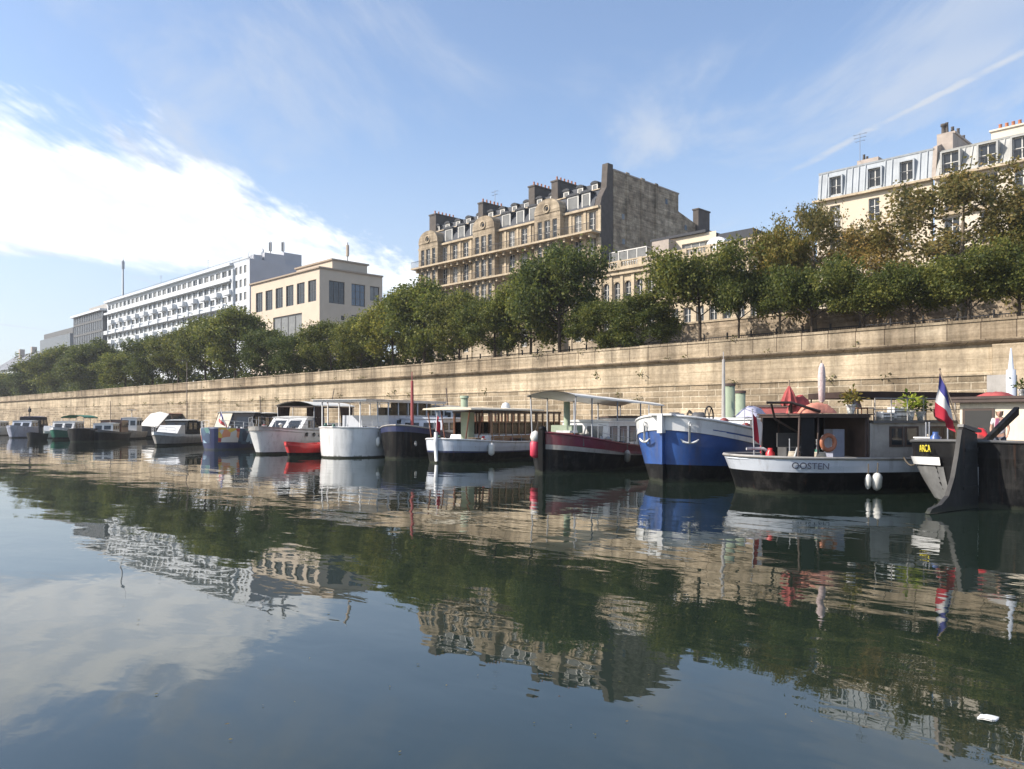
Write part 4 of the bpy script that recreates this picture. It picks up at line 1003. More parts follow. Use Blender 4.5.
# ------------------------------------------------------------------ boats
# local frame of a boat: x from the end towards us (0, on the waterline) to the far end, -y the side towards the camera's right, z up
class Boat:
    def __init__(s, name, label, cat, px, py, px2, L, B, psi=None, group='boats moored along the quay'):
        s.o = at(px, py); s.L = L; s.B = B
        if psi is None:
            best = None
            for k in range(-85, 76):
                a = R_(k); e = s.o + Vector((math.sin(a), math.cos(a), 0)) * L
                c = abs(proj(e)[0] - px2) + abs(k) * .15
                if best is None or c < best[0]: best = (c, k)
            psi = best[1]
        s.psi = psi; s.th = R_(90 - psi)
        s.root = thing(name, label, cat, s.o, s.th, group)
    def W(s, x, y, z): return s.o + Vector((math.cos(s.th) * x - math.sin(s.th) * y, math.sin(s.th) * x + math.cos(s.th) * y, z))
    def hull(s, hb, hm, hs, bands, mats, bl=.35, pb=2.0, qb=2.0, sl=.2, sw=.6, ps=2.0, flare=.25, rake=.0, bul=.3, xm=.6, deck='tan', n=26, ztop=None, rail=None):
        L, B = s.L, s.B; xs = [L * (1 - math.cos(math.pi * i / n)) / 2 for i in range(n + 1)]
        def w(x):
            r = B / 2
            if x < bl * L: r *= max(0.0, 1 - ((bl * L - x) / (bl * L)) ** pb) ** (1 / qb)
            if x > L * (1 - sl): r *= sw + (1 - sw) * max(0, 1 - ((x - L * (1 - sl)) / (sl * L)) ** ps) ** .5
            return r
        def zs(x):
            t = x / L
            return hm + (hb - hm) * ((xm - t) / xm) ** 2 if t < xm else hm + (hs - hm) * ((t - xm) / (1 - xm)) ** 2
        s.w, s.zs = w, zs
        fr = sorted({0.0, 1.0, *[f for bnd in bands for f in bnd[:2] if 0 <= f <= 1]})
        lv = [-.35] + fr; extra = []
        for a, b_ in zip(fr, fr[1:]):
            if b_ - a > .34: extra.append((a + b_) / 2)
        fr = sorted(fr + extra); lv = [None] + fr
        m = MB(); m.smooth = True
        def pt(x, f, sd):
            if f is None: return (x, sd * w(x) * .72, -.35)
            ww = w(x) * (1 - flare * (1 - f) ** 1.6); xx = x
            if x < bl * L: xx = x - rake * f ** 1.3 * (1 - x / (bl * L))
            return (xx, sd * ww, f * zs(x))
        s.pt = pt
        for sd in (-1, 1):
            G = [[pt(x, f, sd) for x in xs] for f in lv]
            for r in range(len(lv) - 1):
                fm = -1 if lv[r] is None else (lv[r] + lv[r + 1]) / 2
                mi = 0
                for a, b_, k in bands:
                    if a <= fm <= b_: mi = k
                m.sheet([G[r], G[r + 1]], mi)
        m.smooth = False
        if w(L) > .05: m.poly([pt(L, f, -1) for f in lv] + [pt(L, f, 1) for f in lv[::-1]], bands[-1][2])
        # deck, inner bulwark and cap
        dk = [(x, w(x) - .05, zs(x) - bul) for x in xs]; nd = len(mats)
        for i in range(n):
            a, c = dk[i], dk[i + 1]; ra, rc = max(0, a[1]), max(0, c[1])
            sa = pt(a[0], 1, 1)[0]; sc = pt(c[0], 1, 1)[0]
            m.quad((sa, -ra, a[2]), (sc, -rc, c[2]), (sc, rc, c[2]), (sa, ra, a[2]), nd)
            if bul > .02:
                for sd in (-1, 1):
                    m.quad((sa, sd * ra, a[2]), (sc, sd * rc, c[2]), (sc, sd * rc, zs(c[0])), (sa, sd * ra, zs(a[0])), bands[-1][2])
                    m.quad((sa, sd * ra, zs(a[0])), (sc, sd * rc, zs(c[0])), pt(c[0], 1, sd), pt(a[0], 1, sd), bands[-1][2])
        s.hullo = m.build('hull', list(mats) + [deck], s.root)
        if rail:
            m = MB()
            for sd in (-1, 1): m.tube([(pt(x, 1, sd)[0], pt(x, 1, sd)[1], zs(x) + .03) for x in xs], .055, 6, cap=True)
            m.build('rub_rail', rail, s.root)
        return s
    def L2(s, p):
        d = p - s.o; c, n = math.cos(s.th), math.sin(s.th); return Vector((d.x * c + d.y * n, -d.x * n + d.y * c, 0))
    def part(s, name, mats, mb, parent=None): return mb.build(name, mats, parent or s.root)
    def cabin(s, x0, x1, w, z0, z1, m_, win=None, slope=(0, 0), roof=None, over=.08, nm='cabin', pane='pane', tw=1.0, side=(-1, 1), ww=None):
        """a house with windows let into panels; slope leans the ends in; win = (count, z0, z1)"""
        m = MB(); h = w / 2; t = h * tw
        V = [(x0, -h, z0), (x1, -h, z0), (x1, h, z0), (x0, h, z0), (x0 + slope[0], -t, z1), (x1 - slope[1], -t, z1), (x1 - slope[1], t, z1), (x0 + slope[0], t, z1)]
        m.add(V, [(4, 5, 6, 7), (0, 1, 5, 4), (1, 2, 6, 5), (2, 3, 7, 6), (3, 0, 4, 7)]); c = m.build(nm, m_, s.root)
        if roof:
            m = MB(); r = []; k0, k1 = x0 + slope[0] - over, x1 - slope[1] + over
            pr = [(-t - over, z1 + .003), (-t - over, z1 + .05), (-t * .5, z1 + .11), (0, z1 + .13), (t * .5, z1 + .11), (t + over, z1 + .05), (t + over, z1 + .003)]
            m.prism(pr, k0, k1); m.build('roof', roof, c)
        if win:
            nw, a, e = win; step = (x1 - x0 - slope[0] - slope[1]) / nw
            for sd in side:
                for k in range(nw):
                    xc = x0 + slope[0] + step * (k + .5); hw = (ww or step * .36)
                    f = lambda z: h + (t - h) * (z - z0) / (z1 - z0)
                    m = MB(); m.prism([(sd * (f(a) - .02), a), (sd * (f(a) + .018), a), (sd * (f(e) + .018), e), (sd * (f(e) - .02), e)], xc - hw, xc + hw); wi = m.build('window', 'win_frame_dark', c)
                    m = MB(); m.prism([(sd * (f(a) + .0), a + .06), (sd * (f(a) + .026), a + .06), (sd * (f(e) + .026), e - .06), (sd * (f(e) + .0), e - .06)], xc - hw + .05, xc + hw - .05); m.build('pane', pane, wi)
            # end windows
            for xe, sl_, sg in ((x0, slope[0], -1), (x1, slope[1], 1)):
                for yy in (-h * .45, h * .45):
                    q = lambda z: xe - sg * sl_ * (z - z0) / (z1 - z0) + sg * .018
                    m = MB(); m.add([(q(a) - sg * .03, yy - h * .34, a), (q(a), yy - h * .34, a), (q(e), yy - h * .34, e), (q(e) - sg * .03, yy - h * .34, e), (q(a) - sg * .03, yy + h * .34, a), (q(a), yy + h * .34, a), (q(e), yy + h * .34, e), (q(e) - sg * .03, yy + h * .34, e)],
                                    [(0, 1, 2, 3), (4, 7, 6, 5), (1, 5, 6, 2), (0, 4, 5, 1), (3, 2, 6, 7)]); m.build('window', pane, c)
        return c
    def canopy(s, x0, x1, w, z, mat_, posts, pm='grey_metal', zb=1.2, crown=.12, drop=.12, x_slope=0.0, nm='canopy', pr=.03):
        m = MB(); G = []
        for i in range(9):
            x = x0 + (x1 - x0) * i / 8; row = []
            for j in range(9):
                y = w * (j / 8 - .5); row.append((x, y, z + x_slope * i / 8 + crown * (1 - (2 * j / 8 - 1) ** 2) - .02 * math.sin(i * math.pi / 2) ** 2))
            G.append(row)
        m.sheet(G, 0, .03)
        for y in (-w / 2, w / 2):
            m.sheet([[(x0 + (x1 - x0) * i / 8, y, z + x_slope * i / 8) for i in range(9)], [(x0 + (x1 - x0) * i / 8, y * 1.01, z + x_slope * i / 8 - drop - .03 * (i % 2)) for i in range(9)]], 0)
        c = m.build(nm, mat_, s.root)
        for x in posts:
            t = (x - x0) / (x1 - x0) * x_slope
            yb = max(.1, min(w / 2 - .06, s.w(x) - .12))
            for sg in (-1, 1):
                m = MB(); m.tube([(x, sg * yb, min(zb, s.zs(x) - .1)), (x, sg * min(w / 2 - .06, yb + .5), z + t)], pr, 6); m.build('post', pm, c)
        return c
    def railing(s, xs, h=.55, r=.018, m_='grey_metal', side=(-1, 1), inset=.08, mid=True):
        m = MB()
        for sd in side:
            P = [(s.pt(x, 1, 1)[0] if x < s.L * .3 else x, sd * max(.0, s.w(x) - inset), s.zs(x)) for x in xs]
            m.tube([(p[0], p[1], p[2] + h) for p in P], r, 5)
            if mid: m.tube([(p[0], p[1], p[2] + h * .5) for p in P], r * .7, 5)
            for p in P: m.tube([p, (p[0], p[1], p[2] + h)], r, 5)
        return m.build('railing', m_, s.root)
    def name(s, body, x, f, size, mat_, sd=-1, nm='name_lettering'):
        """lettering on the hull side, tangent to it"""
        p = Vector(s.pt(x, f, sd)); q = Vector(s.pt(x + .3, f, sd)); t = (q - p).normalized()
        if sd > 0: t = -t
        up = (Vector(s.pt(x, min(1, f + .1), sd)) - Vector(s.pt(x, f - .1, sd))).normalized(); nrm = t.cross(up).normalized(); up = nrm.cross(t)
        Mx = Matrix((t, up, nrm)).transposed()
        return text_part(nm, body, size, mat_, s.root, p + nrm * .02 - up * size * .35, Mx.to_euler())

def rope(label, pts, r=.025, m_='rope', sag=.0):
    P = [Vector(p) for p in pts]; out = []
    for a, c in zip(P, P[1:]):
        for k in range(8):
            t = k / 8; q = a.lerp(c, t); q.z -= sag * 4 * t * (1 - t); out.append(q)
    out.append(P[-1]); base = out[0].copy()
    m = MB(); m.tube([q - base for q in out], r, 6); o = m.build('mooring_rope', m_, None, base); return tag(o, label, 'rope', kind='thing')
def fender(label, p, h=.6, r=.14, m_='fender', group='fenders hung on the boats', tilt=0):
    t = thing('fender', label, 'fender', p, 0, group); t.rotation_euler = (tilt, tilt * .6, 0)
    m = MB(); m.lathe([(.03, -h / 2), (r * .7, -h / 2 + .05), (r, -h / 2 + .14), (r, h / 2 - .14), (r * .7, h / 2 - .05), (.04, h / 2)]); m.build('fender_body', m_, t)
    m = MB(); m.tube([(0, 0, h / 2), (0, 0, h / 2 + .35)], .02, 5); m.build('lanyard', 'rope', t); return t
def lifebuoy(label, p, rotz, R=.34, m_='orange'):
    t = thing('lifebuoy', label, 'lifebuoy', p, rotz)
    m = MB(); m.torus((0, 0, 0), R, .075, 'Y', 24, 8); rg_ = m.build('ring', m_, t)
    for k in range(4):
        a = math.pi / 4 + math.pi / 2 * k; m = MB(); c = (R * math.cos(a), 0, R * math.sin(a))
        m.torus((0, 0, 0), .08, .012, 'Y', 10, 5); o = m.build('band', 'f_white', rg_); o.location = c; o.rotation_euler = (0, 0, 0)
    return t
def flag(label, p, rotz, h, cloth, cols, lean=(0, 0), pole='grey_metal', cat='flag', droop=1.0, top=None):
    """hanging flag: cloth = (width, height), stripes from the pole side outwards; lean = pole top offset"""
    t = thing('flag', label, cat, p, rotz)
    m = MB(); m.tube([(0, 0, 0), (lean[0], lean[1], h)], [.025, .018], 6); m.lathe([(.0, 0), (.04, .03), (.0, .07)], (lean[0], lean[1], h), 8); m.build('flagpole', pole, t)
    cw, ch = cloth; n = 18; G = []
    for j in range(15):                                     # down the hoist
        v = j / 14; row = []
        for i in range(n + 1):
            u = i / n
            # the fly falls: outer columns drop and fold in towards the pole
            x = cw * (u * (1 - .55 * droop * u)) * (.55 + .45 * math.sin(1.2 + v)); z = h - .1 - v * ch - droop * u * cw * .75
            y = .10 * math.sin(u * 7 + v * 2) * (.3 + u) * droop
            k = (z / h) if h else 0
            row.append((x + lean[0] * max(0, k), y + lean[1] * max(0, k), z))
        G.append(row)
    m = MB(); ns = len(cols)
    for k in range(ns):
        a, c = n * k // ns, n * (k + 1) // ns
        m.sheet([r[a:c + 1] for r in G], k, (0, .006, 0))
    m.build('flag_cloth', cols, t); return t
def limp_flag(label, p, rotz, h, width, length, cols, lean=(0, 0), pole='wood_pale', fold=.09):
    """a flag hanging straight down in folds: the pole-side stripe on top, the fly at the bottom"""
    t = thing('flag', label, 'flag', p, rotz)
    m = MB(); m.tube([(0, 0, 0), (lean[0], lean[1], h)], [.028, .02], 6); m.lathe([(.0, 0), (.045, .03), (.0, .08)], (lean[0], lean[1], h), 8); m.build('flagpole', pole, t)
    n = 21; G = []
    for j in range(13):                                  # j runs down the hoist, i down the fall of the cloth
        v = j / 12; row = []; kz = 1 - .40 * v
        for i in range(n + 1):
            u = i / n
            x = lean[0] * kz + (v - .35) * width * u * .9 + .035 * math.sin(7 * u + 5 * v) * u
            y = lean[1] * kz + fold * math.sin(v * 8 + u * 2.2) * (.25 + .75 * u)
            row.append((x, y, h * kz - .06 - u * length * (.9 - .18 * v)))
        G.append(row)
    m = MB(); ns = len(cols)
    for k in range(ns): m.sheet([r[n * k // ns:n * (k + 1) // ns + 1] for r in G], k, (0, .006, 0))
    m.build('flag_cloth', cols, t); return t
def plant_pot(label, p, s=1.0, leafm='leaf_bright', seed=1, pot='bwhite', n=160, group='potted plants on the houseboat'):
    t = thing('potted_plant', label, 'plant', p, 0, group)
    m = MB(); m.lathe([(.10 * s, 0), (.15 * s, .26 * s), (.165 * s, .27 * s), (.165 * s, .31 * s), (.13 * s, .31 * s), (.12 * s, .27 * s)], (0, 0, 0), 14); m.build('pot', pot, t)
    rg_ = np.random.default_rng(seed); P = rg_.normal(size=(n, 3)) * [.17 * s, .17 * s, .14 * s] + [0, 0, .55 * s]
    me = leaf_cloud('foliage', P, .12 * s, seed); me.materials.append(M[leafm]); o = bpy.data.objects.new('foliage', me); COL.objects.link(o); o.parent = t
    m = MB()
    for k in range(6): q = P[k * 7]; m.tube([(0, 0, .27 * s), tuple(q)], .008 * s, 5)
    m.build('stems', 'bark', t); return t
def wheel(par, c, R, m_='iron', axis='X', spokes=6, nm='wheel'):
    m = MB(); m.torus(c, R, .03, axis, 20, 6)
    for k in range(spokes):
        a = math.pi * 2 * k / spokes; d = (0, R * math.cos(a), R * math.sin(a)) if axis == 'X' else (R * math.cos(a), 0, R * math.sin(a)); m.tube([c, (c[0] + d[0], c[1] + d[1], c[2] + d[2])], .018, 5)
    return m.build(nm, m_, par)

def gear(b, seed, x0, x1, hw=None, n=9, zoff=0.0):
    """fixed deck fittings: bollards, mushroom vents, hatches, coils of rope, gas-bottle lockers"""
    rg = random.Random(seed)
    for k in range(n):
        x = rg.uniform(x0, x1); w_ = max(.1, (hw if hw else b.w(x)) - .35); y = rg.choice((-1, -1, 1)) * w_ * rg.uniform(.75, 1); z = b.zs(x) - .35 + zoff; m = MB(); t = rg.choice('bvhrcs')
        if t == 'b':
            for q in (-.12, .12): m.tube([(x + q, y, z), (x + q, y, z + .5)], .05, 8); 
            m.box(x - .2, x + .2, y - .07, y + .07, z, z + .06); m.tube([(x - .2, y, z + .36), (x + .2, y, z + .36)], .03, 6); b.part('bollard', rg.choice(['iron', 'bwhite']), m)
        elif t == 'v': m.lathe([(.07, 0), (.07, .5), (.17, .54), (.17, .6), (.05, .68)], (x, y, z), 10); b.part('vent', rg.choice(['bwhite', 'grey_metal', 'mast_red']), m)
        elif t == 'h': m.box(x - .3, x + .3, y - .25, y + .25, z, z + .5); m.box(x - .33, x + .33, y - .28, y + .28, z + .5, z + .54); b.part('hatch', rg.choice(['wood', 'bwhite', 'bgrey_d', 'wood_pale']), m)
        elif t == 'r':
            for q in range(4): m.torus((x, y, z + .40 + .05 * q), .20 - .01 * q, .03, 'Z', 14, 5)
            m.box(x - .22, x + .22, y - .22, y + .22, z, z + .38); b.part('rope_bin', rg.choice(['rope_w', 'rope']), m)
        elif t == 'c': m.lathe([(.13, 0), (.15, .05), (.15, .5), (.08, .58), (.08, .66)], (x, y, z), 10); b.part('gas_bottle', rg.choice(['bblue', 'bred', 'grey_metal', 'bgreen']), m)
        else: m.tube([(x, y, z), (x, y, z + .95)], .022, 6); m.lathe([(.02, 0), (.035, .02), (.02, .05)], (x, y, z + .95), 6); b.part('stanchion', 'grey_metal', m)
def lifeline(b, x0, x1, n, h=.75, side=-1, m_='grey_metal'):
    m = MB(); P = [(x0 + (x1 - x0) * k / n, side * max(.05, b.w(x0 + (x1 - x0) * k / n) - .1), b.zs(x0 + (x1 - x0) * k / n)) for k in range(n + 1)]
    for p in P: m.tube([p, (p[0], p[1], p[2] + h)], .016, 5)
    for q in (.5, 1.0): m.tube([(p[0], p[1], p[2] + h * q) for p in P], .010, 5)
    b.part('lifeline', m_, m)
WHT = [(0, .12, 0), (.12, 1, 1)]
# --- the far boats, left to right
b = Boat('motor_boat', 'white motor boat cut by the left edge of the view, farthest of the boats', 'boat', -16, 436, 9, 7, 2.6)
b.hull(1.5, 1.1, 1.1, WHT, ['bgrey', 'bwhite'], pb=1.7, qb=1.3, rake=.5, sw=.8); b.cabin(2.0, 5.2, 1.9, .9, 2.1, 'bwhite', (3, 1.4, 1.9), (.5, .2), 'bwhite')
b = Boat('cabin_cruiser', 'blue-grey cabin cruiser with a dark canopy and a short black mast, near the left edge', 'boat', 12, 438, 40, 8.5, 3.2)
b.hull(1.7, 1.35, 1.35, [(0, .1, 0), (.1, 1, 1)], ['bnavy', 'blilac'], pb=1.8, qb=1.4, rake=.5, sw=.85)
b.cabin(2.4, 5.0, 2.4, 1.1, 2.2, 'bwhite_b', (2, 1.5, 2.0), (.6, .1), 'bwhite'); b.cabin(5.0, 8.0, 2.6, 1.1, 2.75, 'canvas_k', (2, 1.7, 2.4), (.3, .5), 'bnavy', nm='canopy')
m = MB(); m.tube([(5.2, 0, 2.8), (5.2, 0, 4.2)], .07); m.lathe([(.05, 0), (.2, .1), (.2, .5), (.05, .6)], (5.2, 0, 3.4)); b.part('mast', 'iron', m)
b = Boat('dinghy', 'small black inflatable tender beside the blue-grey cabin cruiser', 'boat', 31, 440.5, 42, 3.4, 1.6)
b.hull(.95, .75, .75, [(0, 1, 0)], ['rubber'], sw=.9, deck='bgrey_d'); m = MB(); m.box(2.9, 3.3, -.2, .2, .4, 1.5); b.part('outboard_motor', 'iron', m)
b = Boat('cabin_cruiser', 'green-hulled cabin cruiser with white cabin and green canopy, third from the left edge', 'boat', 55, 440, 88, 9.5, 3.2)
b.hull(1.55, 1.15, 1.2, [(0, .2, 0), (.2, .86, 1), (.86, 1, 2)], ['bblack', 'bgreen', 'bwhite'], pb=1.8, qb=1.4, rake=.5, sw=.85)
b.cabin(1.8, 5.2, 2.5, 1.0, 2.15, 'bwhite', (3, 1.4, 1.95), (.7, .1), 'bwhite'); b.canopy(4.8, 9.2, 2.7, 2.75, 'canvas_gr', (4.9, 7, 9.1), zb=1.2, crown=.25)
b.railing([.1, 1, 2, 3], .6)
b = Boat('barge', 'low black barge with a covered hold, right of the green-hulled cruiser', 'boat', 76, 442, 101, 9, 3.2)
b.hull(1.5, 1.05, 1.1, [(0, 1, 0)], ['bblack'], sw=.7, bul=.15); b.cabin(2, 7, 2.4, 1.0, 1.45, 'canvas_k', None, (.3, .3), nm='hold_cover')
b = Boat('barge', 'small black-hulled barge with a white wheelhouse and a red-brown cabin', 'boat', 98, 441.5, 121, 8.5, 3.0)
b.hull(1.3, .95, 1.1, [(0, .8, 0), (.8, 1, 1)], ['bblack', 'bgrey_d'], sw=.7, bul=.15); b.cabin(1.6, 4.2, 2.1, .9, 1.95, 'bwhite', (3, 1.3, 1.75), (.2, .1), 'bwhite'); b.cabin(4.6, 7.4, 2.3, .9, 2.3, 'wood', (3, 1.5, 2.1), (.1, .1), 'brown_dark')
m = MB(); m.tube([(4.4, 0, 1), (4.4, 0, 4.6)], [.06, .04]); b.part('mast', 'wood_pale', m)
b = Boat('fishing_boat', 'small white upright-cabin boat with grey hull between black barges and the tarp-covered boat', 'boat', 124, 439.5, 139, 6.5, 2.5)
b.hull(1.2, .9, .9, [(0, .2, 0), (.2, 1, 1)], ['bblack', 'bgrey'], pb=1.8, qb=1.5, rake=.3, sw=.8); b.cabin(2.2, 4.6, 1.7, .8, 2.6, 'bwhite', (2, 1.7, 2.3), (.2, .1), 'bwhite')
m = MB(); m.tube([(3.4, 0, 2.6), (3.4, 0, 3.7)], .04); m.box(3.1, 3.7, -.5, .5, 3.6, 3.68); b.part('radar_arch', 'grey_metal', m)
b = Boat('covered_boat', 'grey-brown boat under a big white sloping tarpaulin, behind the small window cruiser', 'boat', 142, 438, 182, 10, 3.2)
b.hull(1.6, 1.15, 1.2, [(0, .2, 0), (.2, 1, 1)], ['bblack', 'bgrey_d'], sw=.8)
m = MB(); G = [[(1.2 + .28 * j, -1.35, 1.35 + .17 * j), (1.2 + .28 * j, 0, 1.5 + .18 * j + .03 * (j % 2)), (1.2 + .28 * j, 1.35, 1.35 + .17 * j)] for j in range(12)]; m.sheet(G, 0, .03); b.part('tarpaulin', 'canvas_w', m)
b.cabin(5.2, 9, 2.5, 1.0, 3.2, 'brown_dark', (3, 2.0, 2.9), (.1, .1), 'bmaroon')
b = Boat('cabin_cruiser', 'small grey cabin cruiser with sloping white windscreen and black side windows', 'boat', 157, 446, 196, 8.0, 2.8)
b.hull(1.35, 1.0, 1.05, [(0, .16, 0), (.16, .78, 1), (.78, 1, 2)], ['bblack', 'bgrey', 'bwhite'], pb=1.7, qb=1.35, rake=.6, sw=.85)
b.cabin(1.5, 3.4, 2.1, .9, 1.9, 'bwhite', None, (1.1, .05), None, nm='windscreen'); b.cabin(3.4, 6.0, 2.2, .9, 2.35, 'canvas_k', (2, 1.45, 2.15), (.5, .1), 'bwhite')
b.cabin(6.0, 7.8, 2.2, .9, 2.2, 'canvas_k', None, (.0, .5), 'bgrey_d', nm='canopy'); b.railing([.1, .8, 1.6], .5)

b = Boat('motor_boat', 'tiny white open motor boat between the black tender and the green-hulled cruiser', 'boat', 45, 438.5, 55, 5.0, 2.1)
b.hull(1.0, .75, .8, WHT, ['bgrey', 'bwhite'], pb=1.7, qb=1.3, rake=.4, sw=.85); b.cabin(1.8, 3.2, 1.4, .7, 1.6, 'bwhite', None, (.5, .05))
b = Boat('cabin_cruiser', 'white cabin cruiser with dark blue canopy, tucked behind the upright-cabin boat', 'boat', 108, 436, 142, 9, 3.0)
b.hull(1.5, 1.15, 1.2, [(0, .15, 0), (.15, 1, 1)], ['bnavy', 'bwhite'], pb=1.7, qb=1.4, rake=.5, sw=.85); b.cabin(2, 5, 2.3, 1.0, 2.2, 'bwhite', (3, 1.5, 2.0), (.7, .1), 'bwhite'); b.cabin(5, 8.3, 2.4, 1.0, 2.7, 'bnavy', None, (.2, .6), nm='canopy')

# --- the painted barge
b = Boat('barge', 'barge painted in bright orange, yellow and blue patches under black canopies', 'boat', 214, 450, 268, 12, 4.4)
pb_ = b
b.hull(1.85, 1.5, 1.5, [(0, .25, 0), (.25, .93, 1), (.93, 1, 2)], ['bnavy', 'bnavy', 'blilac'], bl=.3, pb=2.2, qb=2, sw=.7, flare=.2)
# painted patches: one part, its colours follow the hull's own length
def patches(b, spec):
    mats = []; m = MB(); off = .012
    for sd, xa, xb, f0, f1, k in spec:
        if k not in mats: mats.append(k)
        G = []
        for i in range(7):
            x = xa + (xb - xa) * i / 6; row = []
            for j in range(5):
                f = f0 + (f1 - f0) * j / 4; p = b.pt(x, f, sd); row.append((p[0] - off, p[1] + sd * off, p[2]))
            G.append(row)
        m.sheet(G, mats.index(k))
    b.part('painted_patches', mats, m)
def mural_mat(name, cols, sc):
    m = bpy.data.materials.new(name); m.use_nodes = True; nt = m.node_tree; N = nt.nodes; L = nt.links; bs = N['Principled BSDF']; bs.inputs['Roughness'].default_value = .5
    tc = N.new('ShaderNodeTexCoord'); v = N.new('ShaderNodeTexVoronoi'); v.inputs['Scale'].default_value = sc; L.new(tc.outputs['Object'], v.inputs['Vector'])
    sp = N.new('ShaderNodeSeparateColor'); L.new(v.outputs['Color'], sp.inputs[0]); r = N.new('ShaderNodeValToRGB'); r.color_ramp.interpolation = 'CONSTANT'; L.new(sp.outputs[0], r.inputs[0])
    el = r.color_ramp.elements; el[0].color = (*cols[0], 1); el[1].position = 1 / len(cols); el[1].color = (*cols[1], 1)
    for i, c in enumerate(cols[2:]): q = el.new((i + 2) / len(cols)); q.color = (*c, 1)
    L.new(r.outputs[0], bs.inputs['Base Color']); return m
M['mural_warm'] = mural_mat('warm_mural_paint', [(.70, .26, .12), (.68, .46, .06), (.66, .32, .26), (.40, .05, .05), (.60, .55, .50), (.70, .38, .08)], 1.9)
M['mural_cool'] = mural_mat('cool_mural_paint', [(.03, .06, .12), (.06, .16, .22), (.30, .42, .52), (.03, .05, .09), (.05, .10, .16), (.10, .22, .20)], 1.5)
patches(b, [(1, .05, .9, .30, .98, 'mural_cool'), (1, .92, 2.6, .34, .98, 'mural_warm'), (-1, .04, 1.15, .34, .98, 'mural_warm'), (-1, 1.17, 4.2, .26, .98, 'mural_cool')])
b.cabin(3.2, 6.0, 3.2, 1.3, 3.05, 'canvas_k', (2, 1.8, 2.7), (1.3, .1), 'canvas_w', nm='wheelhouse_cover')
m = MB(); m.add([(3.16, .3, 1.5), (3.16, 1.5, 1.5), (4.36, 1.5, 2.98), (4.36, .3, 2.98), (3.20, .3, 1.47), (3.2, 1.5, 1.47), (4.40, 1.5, 2.95), (4.40, .3, 2.95)], [(0, 1, 2, 3), (4, 7, 6, 5), (0, 3, 7, 4), (1, 5, 6, 2)]); b.part('sun_blind', 'bcream', m)
b.cabin(6.3, 11.4, 3.4, 1.3, 3.0, 'canvas_k', (3, 1.9, 2.7), (.2, 1.2), 'canvas_w', nm='aft_canopy')
b.railing([.1, .8, 1.6, 2.4, 3.0], .55, m_='bwhite')
limp_flag('red, white and blue flag hanging over the painted barge', b.W(1.9, -.3, 1.4), YAW, 1.85, .75, 1.05, ['f_blue', 'f_white', 'bred'], (-.55, 0), 'bwhite', .14)

# --- white flybridge cruiser
b = Boat('motor_yacht', 'white motor yacht with a dark canopy roof, brown side curtains and three portholes', 'boat', 260, 454.5, 345, 11.5, 4.3)
yb_ = b
b.hull(2.0, 1.65, 1.5, [(0, .08, 0), (.08, .93, 1), (.93, 1, 2)], ['bblack', 'bwhite', 'bgrey'], bl=.36, pb=2.0, qb=2.0, rake=.55, sw=.85, flare=.34)
for k in range(3):
    p = b.pt(2.9 + k * .75, .78, -1); m = MB(); m.lathe([(.16, 0), (.16, .03), (.12, .04)], (p[0], p[1] - .035, p[2]), 12, axis='Y'); b.part('porthole', 'pane', m)
b.name('FIDELIO', 1.1, .82, .30, 'ltr_dark', 1)
b.cabin(2.6, 6.2, 2.9, 1.5, 2.6, 'bwhite', (3, 1.85, 2.4), (1.1, .1), 'bwhite'); b.cabin(6.2, 10.6, 3.1, 1.4, 2.2, 'bwhite', None, (.1, .1), None, nm='cockpit_coaming')
c = b.canopy(4.2, 10.4, 3.3, 3.55, 'canvas_w', (4.4, 6.4, 10.2), zb=2.0, crown=.3, drop=.05, nm='roof_top')
m = MB(); m.box(4.3, 10.3, -1.6, 1.6, 3.40, 3.47); b.part('roof_underside', 'brown_dark', m)
for x0, x1 in ((4.3, 5.9), (8.2, 10.2)):
    for sd in (-1, 1):
        m = MB(); G = []
        for i in range(10):
            t = i / 9; x = x0 + (x1 - x0) * t; y = sd * (1.52 + .07 * math.sin(i * 2.1)); zb = 1.65 + (.9 * (1 - t) if x0 < 5 else .9 * t) * .9
            G.append([(x, y, 3.4), (x + .2 * (.5 - t), y + sd * .05, (3.4 + zb) / 2), (x + .5 * (.5 - t), y, zb)])
        m.sheet(G, 0, (0, .012, 0)); b.part('side_curtain', 'canvas_br', m)
b.railing([.05, .7, 1.5, 2.4, 3.4], .65)
m = MB(); m.tube([(9.5, 0, 3.7), (9.9, 0, 5.0)], .03, 5); b.part('aerial', 'iron', m)

# --- red dinghy with an outboard motor
b = Boat('dinghy', 'small red boat with a white-and-black outboard motor, between two white boats', 'boat', 290, 457.5, 326, 4.6, 1.9)
b.hull(1.05, .82, .85, [(0, .3, 0), (.3, 1, 1)], ['bblack', 'bred'], pb=1.8, qb=1.5, rake=.45, sw=.85, bul=.25, deck='bred')
m = MB(); m.box(2.2, 2.5, -.7, .7, .62, .70); m.box(3.3, 3.6, -.75, .75, .62, .70); b.part('thwart', 'bwhite', m)
m = MB(); m.box(3.7, 4.15, -.5, -.1, .9, 1.35); m.box(3.8, 4.05, -.38, -.2, .2, .9); o = b.part('outboard_motor', 'bwhite', m); m = MB(); m.box(3.68, 4.17, -.52, -.08, 1.05, 1.16); b.part('motor_band', 'iron', m, o)

